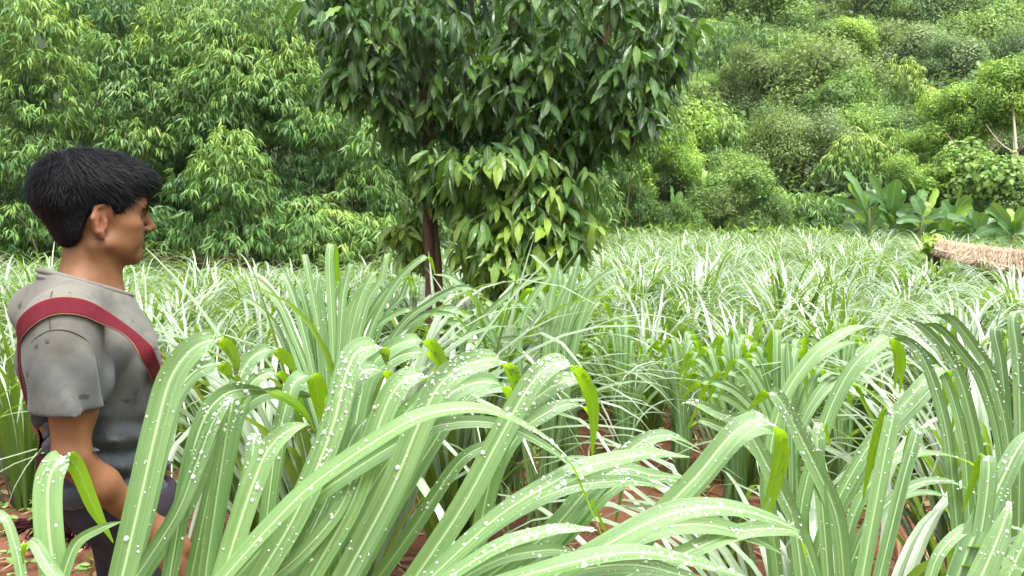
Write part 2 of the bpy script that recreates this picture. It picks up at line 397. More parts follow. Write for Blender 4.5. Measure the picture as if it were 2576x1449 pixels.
# clumps placed one by one between the viewer and the rows  (picture x, depth, size, leaves, lean azimuth)
HAND = [
 (845, 2.75, 1.22, 52, 1.2, 22, "tall upright grass clump in front of the tree, just right of the man's chest"),
 (1140, 3.5, 1.12, 60, 0.3, 27, "grass clump with leaves sweeping to the right in front of the tree trunk"),
 (1250, 5.0, 0.95, 56, None, 27, "shaded clump behind the bare red patch below the tree"),
 (1880, 4.6, 0.92, 60, None, 27, "rounded clump behind the wet clump in the middle right"),
 (2160, 5.1, 0.92, 60, None, 27, "rounded clump at the back edge of the bare soil on the right"),
 (2520, 2.9, 1.02, 62, 2.6, 27, "tall dark clump at the right edge of the picture"),
 (2440, 5.0, 0.95, 60, None, 27, "rounded clump behind the tall dark clump at the right edge"),
 (2120, 1.75, 0.93, 40, 2.4, 30, "clump with smooth leaves fanning left over the bare soil"),
 (40, 4.3, 0.95, 50, None, 27, "clump at the left edge behind the man's back"),
 (640, 3.4, 1.0, 56, None, 27, "clump right behind the man's chest"),
 (480, 5.1, 0.95, 56, None, 27, "clump seen between the man's chin and the tall upright clump"),
]
for k, (fx, d, size, n, lean, mth, lab) in enumerate(HAND):
    leafy_clump((fx - 1288) / FPX * d, d, size * 1.04, int(n * 1.4), lab, 500 + k, lean, 0.15, maxth=mth, wide=1.1)
# ------------------------------------------------------------------ the wet clumps nearest the viewer, blade by blade
def hero(t, base, pts, widths, rs, drops=70, tint=None, n=30, nrm=None, wav=0.035):
    "pts: (x, y, depth) in the 2576-wide picture for the part in view; the blade goes on down to its base"
    Q = np.array([at(*p) for p in pts]); b = np.array(base, float)
    w = np.array([wd * p[2] / FPX for wd, p in zip(widths, pts)])
    C1 = catmull(Q, n); W1 = np.interp(np.linspace(0, len(w) - 1, n), np.arange(len(w)), w)
    d0 = norm(C1[0] - C1[1]); gap = np.linalg.norm(Q[0] - b); h = Q[0] + d0 * gap * .45; k = np.linspace(0, 1, 10)[:-1, None]
    C = np.vstack([b * (1 - k) ** 2 + 2 * h * k * (1 - k) + Q[0] * k ** 2, C1]); W = np.concatenate([w[0] * (.4 + .6 * k[:, 0]), W1])
    k = max(2, int(len(Q) * .6)); T0 = norm(Q[k - 1] - Q[0]); N0 = EYE - Q[k // 2] if nrm is None else np.array(nrm, float)
    S = np.cross(T0, norm(N0)); S = np.tile(norm(S), (len(C), 1))
    W = W * .84
    V, F, uv = ribbon(C, S, W, 7, 0.22, wav, int(rs.integers(1e6)))
    ti = rs.uniform(.3, .9) if tint is None else tint
    o = link("leaf", mesh("wet_grass_leaf", V, F, M['wet'], uv, np.full(len(V), ti)), t)
    if drops:
        b = Bag(); G = V.reshape(len(C), 7, 3); T = norm(np.gradient(C, axis=0))
        SS = norm(S - (S * T).sum(1, keepdims=True) * T); NN = np.cross(SS, T)
        i0 = 9; vis = [i for i in range(i0, len(C) - 2) if NN[i, 2] > -0.25]
        if vis:
            cen = rs.uniform(0.3, 1.0, 3)
            for _ in range(int(drops * 1.5)):
                f = np.clip(rs.choice(cen) + rs.normal(0, .09), 0, .999) if rs.random() < .72 else rs.random()
                i = vis[int(f * len(vis))]; ju = rs.uniform(0.2, 5.8); j = int(ju); fu = ju - j; fi = rs.random()
                p = (G[i, j] * (1 - fu) + G[i, j + 1] * fu) * (1 - fi) + (G[i + 1, j] * (1 - fu) + G[i + 1, j + 1] * fu) * fi
                e1 = norm(G[i, j + 1] - G[i, j]); e2 = T[i]; nn = norm(np.cross(e1, e2))
                r = float(np.clip(rs.lognormal(math.log(.00095), .6), .0005, .0036)); el = rs.uniform(.85, 1.35)
                a = np.linspace(0, 2 * np.pi, 7, endpoint=False) + rs.uniform(0, 1)
                ring = lambda q, h: p + q * r * (np.cos(a)[:, None] * e1 + el * np.sin(a)[:, None] * e2) + nn * h * r
                VV = np.vstack([ring(1, -.05), ring(.86, .38), ring(.45, .66), (p + nn * r * .74)[None]])
                kx = np.arange(7); k2 = (kx + 1) % 7
                q = np.vstack([np.stack([kx, k2, 7 + k2, 7 + kx], 1), np.stack([7 + kx, 7 + k2, 14 + k2, 14 + kx], 1)])
                b.add(VV, q); b.F.append(np.stack([14 + kx, 14 + k2, np.full(7, 21)], 1) + b.n - 22)
            dr = link("water_drops", b.mesh("water_drops", M['droplet']), o, kind="stuff")
    return o

def build_hero():
    rs = np.random.default_rng(21)
    A = thing("grass_clump", "big clump of broad wet leaves filling the near middle, beaded with water drops", "grass clump", (-.26, .74, H(-.26, .74)))
    inv = np.array(A.location)
    Bc = thing("grass_clump", "near clump of broad wet leaves arching right along the bottom edge", "grass clump", (.02, .80, H(.02, .80)))
    Cc = thing("grass_clump", "lone broad wet leaf and its mates in the bottom left corner by the man's hip", "grass clump", (-.62, .95, H(-.62, .95)))
    def put(t, pts, w, **k):
        base = np.array(t.location) + np.array([rs.normal(0, .05), rs.normal(0, .04), 0.0]); o = hero(t, base, pts, w, rs, **k)
        o.matrix_parent_inverse = Matrix.Translation(-Vector(t.location))
        if t in twins and rs.random() < .75:          # a mate a little behind, so that the clump closes up
            dx, dy, dd = rs.normal(0, 45), rs.uniform(10, 90), rs.uniform(.05, .16); q = [(x + dx * (.4 + .6 * i / len(pts)), y + dy * (.3 + .7 * i / len(pts)), z + dd) for i, (x, y, z) in enumerate(pts)]
            base = np.array(t.location) + np.array([rs.normal(0, .06), rs.normal(0.03, .04), 0.0])
            o2 = hero(t, base, q, [v * rs.uniform(.7, .95) for v in w], rs, drops=int(k.get('drops', 60) * .35), tint=rs.uniform(.05, .6)); o2.matrix_parent_inverse = Matrix.Translation(-Vector(t.location))
        return o
    twins = {A, Bc}
    D = lambda d, *xy: [(x, y, d + i * k) for i, (x, y, k) in enumerate([(q[0], q[1], q[2] if len(q) > 2 else 0.012) for q in xy])]
    # far-lying leaves of the clump first
    put(A, D(1.15, (425, 1460), (475, 1180), (510, 1060), (548, 1005), (600, 980), (690, 988), (758, 1030), (792, 1085)), (46, 50, 52, 52, 46, 30, 24, 4), tint=.2, drops=50)
    put(A, D(1.20, (520, 1420), (556, 1180), (585, 1010), (615, 925), (650, 888), (690, 882), (722, 905), (745, 945)), (44, 48, 48, 48, 46, 40, 36, 6), drops=80)
    put(A, D(1.22, (655, 1440), (690, 1150), (715, 1040), (740, 965), (770, 946), (792, 958), (800, 1000), (800, 1050)), (40, 46, 48, 50, 52, 54, 44, 6), tint=.55, drops=40)
    put(A, D(1.25, (850, 1440), (888, 1110), (925, 940), (985, 875), (1045, 856), (1085, 868), (1110, 905), (1120, 945)), (46, 50, 50, 48, 44, 40, 32, 5), drops=90)
    put(A, D(1.12, (330, 1470), (440, 1300), (490, 1180), (530, 1075), (560, 1020), (590, 1000)), (44, 46, 46, 44, 36, 6), tint=.12, drops=60)
    put(A, D(1.10, (560, 1460), (600, 1300), (630, 1180), (640, 1100), (652, 1098)), (46, 50, 46, 38, 8), tint=.3, drops=60)
    put(A, D(1.16, (760, 1460), (850, 1300), (940, 1140), (1000, 1060), (1060, 1000), (1110, 965), (1180, 985)), (48, 52, 52, 48, 44, 34, 5), tint=.35, drops=60)
    put(A, D(1.18, (890, 1470), (1000, 1260), (1080, 1130), (1140, 1040), (1200, 985), (1270, 975), (1340, 975)), (44, 48, 48, 44, 40, 30, 5), tint=.4, drops=60)
    put(A, D(1.20, (940, 1470), (1040, 1330), (1140, 1180), (1200, 1130), (1260, 1120), (1290, 1150)), (44, 44, 40, 34, 26, 4), tint=.15, drops=30)
    put(A, D(1.05, (700, 1460), (735, 1370), (790, 1240), (850, 1080), (880, 1030)), (52, 52, 50, 40, 5), tint=.2, drops=50)
    # the broad leaves in front
    put(A, D(1.00, (300, 1480), (352, 1260), (392, 1085), (428, 955), (478, 882), (528, 856), (565, 868), (592, 905), (594, 955)), (76, 80, 80, 78, 72, 58, 44, 32, 4), tint=.75, drops=150, n=36)
    put(A, D(0.98, (555, 1470), (595, 1340), (637, 1215), (675, 1130), (725, 1082), (775, 1066)), (64, 68, 68, 62, 46, 5), tint=.95, drops=45)
    put(A, D(1.02, (640, 1470), (735, 1310), (798, 1175), (842, 1055), (868, 950), (895, 888), (935, 872), (965, 884), (972, 920)), (70, 76, 76, 76, 76, 74, 66, 40, 5), tint=.6, drops=200, n=36)
    put(A, D(1.06, (770, 1470), (885, 1265), (943, 1095), (983, 995), (1022, 952), (1062, 944), (1085, 965), (1090, 1000)), (62, 68, 70, 70, 66, 54, 34, 4), tint=.55, drops=150, n=34)
    put(A, D(1.02, (855, 1475), (985, 1230), (1050, 1075), (1105, 970), (1168, 920), (1235, 904), (1280, 926), (1298, 975), (1296, 1020)), (74, 80, 80, 78, 74, 64, 48, 34, 5), tint=.5, drops=170, n=36)
    put(A, D(.90, (540, 1480), (675, 1328), (795, 1212), (975, 1090), (1075, 1042), (1190, 1028), (1280, 1050), (1372, 1102), (1430, 1160), (1464, 1230), (1520, 1362)), (52, 60, 62, 56, 50, 46, 36, 28, 24, 20, 5), tint=.9, drops=130, n=46, nrm=(-.25, -.75, .6))
    put(A, D(1.04, (660, 1475), (760, 1390), (850, 1285), (900, 1180), (960, 1120)), (40, 44, 40, 30, 4), tint=.25, drops=40)
    put(Bc, D(1.05, (1030, 1475), (1160, 1280), (1255, 1105), (1325, 980), (1378, 922), (1425, 914), (1466, 955), (1492, 1030), (1490, 1145)), (66, 70, 70, 68, 66, 62, 52, 38, 5), tint=.6, drops=160, n=36)
    put(Bc, D(1.10, (1180, 1470), (1240, 1180), (1300, 1050), (1370, 985), (1430, 955), (1475, 962), (1500, 1000)), (46, 50, 54, 54, 48, 34, 5), tint=.6, drops=110)
    put(Bc, D(.98, (1060, 1475), (1250, 1302), (1395, 1212), (1490, 1170), (1570, 1152), (1650, 1142), (1735, 1150)), (54, 60, 60, 58, 52, 40, 5), tint=.7, drops=130, nrm=(-.2, -.7, .7))
    put(Bc, D(.94, (1085, 1480), (1255, 1375), (1375, 1338), (1440, 1330), (1503, 1334)), (44, 48, 44, 32, 4), tint=.85, drops=110, nrm=(-.1, -.6, .8))
    put(Bc, D(1.00, (1330, 1490), (1540, 1362), (1690, 1292), (1825, 1278), (1945, 1308), (2012, 1336)), (60, 68, 72, 62, 40, 5), tint=.7, drops=90, nrm=(-.1, -.7, .7))
    put(Bc, D(1.12, (1560, 1470), (1640, 1320), (1755, 1195), (1838, 1095), (1898, 1056), (1938, 1066), (1964, 1105), (1950, 1190), (1918, 1285)), (56, 60, 62, 62, 58, 52, 42, 30, 4), tint=.55, drops=130, n=34)
    put(Bc, D(1.08, (1200, 1470), (1380, 1340), (1480, 1230), (1560, 1180), (1640, 1195), (1715, 1200)), (54, 58, 56, 48, 34, 5), tint=.3, drops=60)
    put(Bc, D(1.15, (1300, 1475), (1440, 1300), (1520, 1200), (1600, 1120), (1680, 1095), (1760, 1130)), (50, 54, 54, 48, 36, 5), tint=.35, drops=90)
    put(Bc, D(.95, (1180, 1490), (1420, 1420), (1600, 1390), (1760, 1420), (1900, 1460)), (50, 62, 58, 44, 8), tint=.5, drops=90, nrm=(0, -.5, .9))
    put(Bc, D(1.10, (1500, 1480), (1700, 1400), (1850, 1340), (1960, 1330), (2010, 1350), (2030, 1420)), (44, 50, 48, 44, 30, 5), tint=.6, drops=50)
    put(Cc, D(1.10, (140, 1480), (122, 1320), (122, 1215), (142, 1166), (166, 1150), (195, 1180), (235, 1275), (285, 1365)), (76, 78, 78, 74, 56, 46, 38, 4), tint=.75, drops=120, n=30)
    put(Cc, D(1.08, (150, 1475), (190, 1370), (250, 1330), (305, 1312)), (34, 34, 26, 4), tint=.6, drops=0)
    put(Cc, D(1.04, (165, 1480), (120, 1420), (85, 1365), (62, 1372), (58, 1420)), (36, 40, 32, 20, 4), tint=.9, drops=10)
    put(Cc, D(1.25, (60, 1480), (40, 1380), (10, 1300), (-50, 1270)), (30, 30, 24, 4), tint=.6, drops=10)
    # upright clumps in front of the tree
    U1 = thing("grass_clump", "tallest upright clump, its square-topped leaves rising in front of the bamboo", "grass clump", (-.60, 2.75, H(-.60, 2.75))); d = 2.7; twins.add(U1)
    for k, (pts, w) in enumerate([([(800, 1000), (770, 860), (738, 745), (714, 692), (698, 690)], 30), ([(815, 1000), (800, 820), (776, 690), (766, 642), (758, 660)], 28), ([(840, 1000), (836, 820), (828, 660), (834, 618), (844, 640), (846, 720)], 32),
        ([(868, 1000), (880, 860), (905, 755), (938, 690), (955, 700)], 32), ([(895, 1000), (930, 840), (985, 728), (1040, 665), (1078, 648), (1095, 690)], 28), ([(910, 1000), (1000, 830), (1080, 762), (1160, 722), (1215, 742)], 26), ([(850, 1000), (856, 850), (864, 740), (882, 668), (890, 680)], 30),
        ([(780, 1000), (740, 880), (712, 800), (695, 770), (680, 800)], 26), ([(825, 1000), (812, 860), (796, 760), (800, 700), (808, 690)], 30), ([(880, 1000), (905, 900), (950, 820), (1020, 780), (1060, 800)], 26), ([(800, 1000), (745, 860), (700, 760), (640, 700), (600, 720)], 26),
        ([(885, 1000), (895, 880), (925, 760), (960, 700), (975, 640), (985, 660)], 26), ([(905, 1000), (960, 880), (1040, 800), (1130, 790), (1180, 830)], 24), ([(860, 1000), (872, 880), (884, 780), (916, 720), (925, 735)], 34), ([(835, 1000), (822, 880), (808, 780), (790, 700), (782, 690)], 34)]):
        put(U1, D(d, *pts), .8 * w * np.interp(np.linspace(0, 1, len(pts)), [0, .5, .8, 1], [.9, 1, .75, .12]), tint=rs.uniform(.3, .9), drops=25, n=20)
    U2 = thing("grass_clump", "clump with long leaves crossing below the tree's lowest leaves", "grass clump", (.10, 3.5, H(.10, 3.5))); d = 3.4; twins.add(U2)
    for k, (pts, w) in enumerate([([(1200, 1000), (1165, 870), (1250, 765), (1340, 705), (1415, 690)], 22), ([(1310, 1000), (1310, 830), (1345, 740), (1385, 690), (1350, 650), (1330, 640)], 24), ([(1395, 1000), (1405, 860), (1432, 745), (1452, 665), (1458, 640)], 26), ([(1380, 1000), (1385, 860), (1412, 765), (1446, 692), (1470, 690)], 26),
        ([(1370, 1000), (1375, 850), (1385, 760), (1400, 680), (1404, 655)], 26), ([(1420, 1000), (1440, 880), (1480, 780), (1540, 720), (1590, 740)], 24), ([(1300, 1000), (1260, 880), (1190, 800), (1120, 780), (1080, 820)], 24), ([(1290, 1000), (1250, 870), (1200, 760), (1140, 700), (1090, 690)], 24), ([(1190, 1000), (1200, 880), (1300, 850), (1360, 870)], 22),
        ([(1425, 1000), (1450, 850), (1478, 760), (1500, 690), (1508, 680)], 26), ([(1415, 1000), (1425, 850), (1468, 740), (1540, 680), (1590, 690)], 22)]):
        put(U2, D(d, *pts), .8 * w * np.interp(np.linspace(0, 1, len(pts)), [0, .5, .8, 1], [.9, 1, .75, .12]), tint=rs.uniform(.2, .8), drops=15, n=20)
    def bundle(cx, yb, yt, d, sp, n, label, W=.029):
        x = (cx - 1288) / FPX * d; t = thing("grass_clump", label, "grass clump", (x, d, H(x, d))); w = W * FPX / d / .84
        for k in range(n):
            s = rs.normal(0, sp); hgt = (yb - yt) * (1 - .35 * min(abs(s) / (2.2 * sp), 1)) * rs.uniform(.78, 1.02); y1 = yb - hgt; x0 = cx + rs.normal(0, .16 * sp); dd = rs.uniform(-.12, .22)
            P = [(x0, yb + 40), (x0 + s * .25, yb - hgt * .45), (x0 + s * .62, yb - hgt * .82), (x0 + s, y1)]
            if rs.random() < .75: P += [(x0 + s * 1.22 + np.sign(s) * 12, y1 + rs.uniform(0, .05) * hgt), (x0 + s * 1.4 + np.sign(s) * 24, y1 + rs.uniform(.12, .4) * hgt)]
            ww = w * rs.uniform(.75, 1.1) * np.interp(np.linspace(0, 1, len(P)), [0, .5, .8, 1], [.8, 1, .8, .12])
            o = hero(t, np.array([x + rs.normal(0, .05), d + rs.normal(0, .05), H(x, d)]), [(px, py, d + dd + i * .02) for i, (px, py) in enumerate(P)], ww, rs, drops=0, tint=rs.uniform(.1, .95), n=16); o.matrix_parent_inverse = Matrix.Translation(-Vector(t.location))
    bundle(1425, 1000, 655, 3.9, 62, 40, "tall clump directly below the tree's lowest leaves")
    bundle(1568, 1110, 790, 5.2, 52, 46, "upright narrow clump beside the bare red patch in the middle")
    bundle(1715, 1080, 830, 4.6, 62, 40, "clump just right of the upright narrow clump")
    bundle(1850, 1150, 820, 3.3, 70, 34, "clump left of the wet leaves leaning right above the bare soil")
    bundle(1975, 1200, 840, 2.9, 85, 34, "wet clump with leaves leaning right above the bare soil")
    bundle(2110, 1060, 800, 4.4, 75, 40, "clump behind the wet leaves leaning right")
    bundle(1290, 980, 730, 4.6, 70, 36, "shaded clump at the tree's foot above the bare red patch")
    # right-hand clumps, a little farther off
    R1 = thing("grass_clump", "clump with long smooth leaves arching left, right of the near clump", "grass clump", (.62, 1.55, H(.62, 1.55)))
    d = 1.55; twins.add(R1)
    put(R1, D(d, (2125, 1475), (2105, 1300), (2045, 1160), (1985, 1045), (1948, 990), (1915, 1000), (1880, 1035)), (46, 50, 50, 46, 42, 30, 4), tint=.8, drops=110)
    put(R1, D(d, (2060, 1475), (2010, 1330), (1935, 1180), (1870, 1070), (1800, 1035), (1745, 1010), (1710, 1020)), (40, 44, 44, 40, 34, 22, 4), tint=.5, drops=80)
    put(R1, D(d, (2020, 1475), (2000, 1330), (1960, 1200), (1900, 1120), (1850, 1085)), (40, 42, 40, 34, 5), tint=.35, drops=60)
    put(R1, D(d, (2085, 1475), (2075, 1340), (2062, 1200), (2056, 1100), (2068, 1066), (2084, 1100)), (34, 36, 36, 34, 28, 4), tint=.6, drops=50)
    put(R1, D(d - .1, (2165, 1475), (2195, 1310), (2225, 1150), (2246, 1045), (2225, 1050), (2195, 1140), (2170, 1260)), (40, 44, 46, 46, 34, 26, 4), tint=.7, drops=120)
    put(R1, D(d + .2, (2040, 1475), (2080, 1320), (2180, 1130), (2290, 1000), (2340, 945), (2375, 930), (2382, 985), (2370, 1060)), (36, 40, 42, 42, 38, 36, 26, 4), tint=.6, drops=120)
    put(R1, D(d + .3, (2000, 1475), (2020, 1250), (2080, 1050), (2140, 930), (2200, 870), (2240, 850), (2258, 900), (2250, 980)), (32, 36, 36, 36, 34, 32, 24, 4), tint=.6, drops=80)
    put(R1, D(d + .3, (1960, 1475), (1935, 1200), (1965, 1020), (2040, 900), (2110, 845), (2170, 822), (2225, 830)), (32, 36, 36, 36, 32, 24, 4), tint=.8, drops=80)
    put(R1, D(d + .1, (2110, 1475), (2150, 1290), (2230, 1170), (2330, 1140), (2430, 1160), (2480, 1200)), (32, 34, 32, 28, 22, 4), tint=.3, drops=40)
    put(R1, D(d + .1, (2120, 1475), (2180, 1330), (2280, 1230), (2380, 1210), (2470, 1250)), (30, 32, 30, 24, 4), tint=.2, drops=40)
    R2 = thing("grass_clump", "clump of tall wet leaves in the bottom right corner", "grass clump", (.95, 1.45, H(.95, 1.45)))
    d = 1.4; twins.add(R2)
    put(R2, D(d, (2400, 1475), (2450, 1350), (2510, 1230), (2560, 1130), (2600, 1080)), (60, 64, 60, 50, 20), tint=.3, drops=60)
    put(R2, D(d, (2440, 1480), (2475, 1300), (2488, 1180), (2480, 1150), (2455, 1190), (2420, 1290)), (44, 46, 46, 36, 26, 4), tint=.45, drops=60)
    put(R2, D(d - .15, (2450, 1490), (2500, 1380), (2530, 1300), (2540, 1262)), (70, 64, 34, 4), tint=.85, drops=50)
    put(R2, D(d, (2330, 1480), (2365, 1390), (2430, 1330), (2510, 1318), (2600, 1345)), (30, 34, 32, 28, 8), tint=.6, drops=60)
    put(R2, D(d, (2520, 1490), (2570, 1380), (2620, 1280)), (54, 50, 30), tint=.9, drops=40)
    put(R2, D(d + .3, (2420, 1470), (2400, 1250), (2380, 1080), (2340, 940), (2300, 870), (2250, 850)), (30, 34, 34, 32, 28, 5), tint=.3, drops=50)
    put(R2, D(d + .4, (2480, 1470), (2470, 1200), (2430, 1000), (2390, 900), (2330, 830), (2280, 800)), (28, 32, 34, 32, 28, 5), tint=.45, drops=50)
    put(R2, D(d + .4, (2540, 1470), (2540, 1150), (2500, 960), (2450, 870), (2390, 800), (2330, 790)), (28, 32, 34, 32, 28, 5), tint=.45, drops=50)
    put(R2, D(d + .5, (2560, 1470), (2566, 1100), (2560, 900), (2550, 800), (2575, 780)), (28, 32, 34, 32, 8), tint=.45, drops=40)
build_hero()
# ------------------------------------------------------------------ foliage tools
def leaf_template(nseg, w, droop, fold=0.15, cols=3):
    "unit leaf along +x, upper face +z, base at the origin"
    s = np.linspace(0, 1, nseg + 1); W = w * np.sin(np.pi * np.clip(s, .0, 1) ** 0.78) ** 1.05 + 0.004
    th = droop * s; dx = np.cos(th); dz = -np.sin(th)
    x = np.concatenate([[0], np.cumsum((dx[1:] + dx[:-1]) / 2)]) / nseg; z = np.concatenate([[0], np.cumsum((dz[1:] + dz[:-1]) / 2)]) / nseg
    C = np.stack([x, 0 * x, z], 1); S = np.tile(np.array([0, -1.0, 0]), (len(C), 1))
    return ribbon(C, S, W, cols, fold)
def diamond(w, droop=0.25):
    V = np.array([[0, 0, 0], [.42, -w / 2, .03], [.42, w / 2, .03], [1, 0, -droop]], float); F = np.array([[0, 1, 3, 2]])
    return V, F, np.array([[.5, 0], [0, .5], [1, .5], [.5, 1]], float)
def frames(D, up=None, roll=None):
    "rotation matrices with x axis along D and z as near up as can be"
    D = norm(D); U = np.tile(np.array([0, 0, 1.0]), (len(D), 1)) if up is None else up
    Y = np.cross(U, D); bad = np.linalg.norm(Y, axis=1) < 1e-3; Y[bad] = [0, 1, 0]; Y = norm(Y); Z = np.cross(D, Y)
    if roll is not None:
        c, s = np.cos(roll)[:, None], np.sin(roll)[:, None]; Y, Z = Y * c + Z * s, Z * c - Y * s
    return np.stack([D, Y, Z], 1)            # rows: axes
def scatter(tmpl, O, D, size, tint, rs, roll=0.4, up=None):
    V, F, uv = tmpl; n = len(O); R = frames(D, up, roll=rs.normal(0, roll, n))
    VV = np.einsum('kj,nji->nki', V, R) * np.asarray(size)[:, None, None] + O[:, None]
    FF = (F[None] + (np.arange(n) * len(V))[:, None, None]).reshape(-1, F.shape[1])
    return VV.reshape(-1, 3), FF, np.tile(uv, (n, 1)), np.repeat(np.clip(tint, 0, 1), len(V))
def sphere_pts(rs, n): return norm(rs.normal(size=(n, 3)))

# ------------------------------------------------------------------ bamboo
BL = [diamond(.165, .3), diamond(.16, .2)]
def fans(rs, P, out, size, per=6, tint=.5, spread=1.0):
    "drooping hands of narrow leaves at points P, leaning outwards"
    n = len(P); O = np.repeat(P, per, 0) + rs.normal(0, .05, (n * per, 3)) * size
    az = np.repeat(np.arctan2(out[:, 1], out[:, 0]), per) + rs.normal(0, .85, n * per) * spread
    el = rs.uniform(-1.25, -.05, n * per)
    D = np.stack([np.cos(az) * np.cos(el), np.sin(az) * np.cos(el), np.sin(el)], 1)
    t = np.repeat(np.broadcast_to(tint, (n,)), per) + rs.normal(0, .08, n * per)
    return scatter(BL[0], O, D, size * rs.uniform(.6, 1.2, n * per), t, rs, .5)
def bamboo_mesh(rs, lobes, leaf=.24, dens=26, tint=.45):
    "lobes: (x, y, z, r, h) plumes; leaves cover the upper and outer side of each"
    b = Bag()
    for (x, y, z, r, h, dt) in lobes:
        n = int(dens * r * (r + h) * 3.2); d = sphere_pts(rs, n); d[:, 2] = np.abs(d[:, 2]) * 1.25 - .45; d = norm(d)
        k = rs.uniform(.72, 1.06, n) + .18 * np.sin(d[:, 0] * 5 + x * 3) * np.sin(d[:, 2] * 6 + d[:, 1] * 4)
        P = np.array([x, y, z]) + d * np.array([r, r, h]) * k[:, None]
        b.add(*fans(rs, P, d, leaf, 7, tint + dt * 1.3 + .35 * (k - .95) + .16 * d[:, 2] + rs.normal(0, .08, n)))  # tint paints lit tops and shaded insides into the lobes
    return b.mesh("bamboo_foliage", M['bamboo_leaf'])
def culm(rs, x, y, top, R=.024):
    s = np.linspace(0, 1, 9); tx, ty, tz = top
    P = np.stack([x + (tx - x) * s ** 2, y + (ty - y) * s ** 2, (H(x, y) - .05) + (tz - H(x, y)) * np.sin(s * 1.45) / math.sin(1.45)], 1)
    return tube(P, R * (1 - .75 * s), 6)

def bamboo(fx, d, lobes, label, seed, group="bamboo clumps", dens=61, leaf=.2, tint=.42, ncul=3):
    "lobes given as (picture x, picture y, depth offset, r in picture px, h factor, tint shift)"
    rs = np.random.default_rng(seed); bx = (fx - 1288) / FPX * d; by = d + .6
    t = thing("bamboo_clump", label, "bamboo", (bx, by, H(bx, by)), group); inv = Matrix.Translation(-Vector(t.location))
    L = []
    for (lx, ly, dd, r, hf, dt) in lobes:
        p = at(lx, ly, d + dd); L.append((p[0], p[1], p[2], r / FPX * (d + dd), r / FPX * (d + dd) * hf, dt))
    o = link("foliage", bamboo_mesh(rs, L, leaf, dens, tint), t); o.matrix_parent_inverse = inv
    for i in range(ncul):
        l = L[rs.integers(len(L))]; V, F, uv = culm(rs, bx + rs.normal(0, .35), by + rs.normal(0, .25), (l[0], l[1], l[2] + l[4] * .5))
        c = link("culm", mesh("culm", V, F, M['culm'], uv), t); c.matrix_parent_inverse = inv
    return t
def auto_lobes(rs, x0, x1, y0, y1, n, r0, r1, dd=(0, 2.5)):
    out = []
    for _ in range(n):
        y = rs.uniform(y0, y1); out.append((rs.uniform(x0, x1), y, rs.uniform(*dd), rs.uniform(r0, r1), rs.uniform(.7, 1.15), rs.normal(-.14, .13)))  # tints shifted down to paint shaded gaps between the plumes
    return out
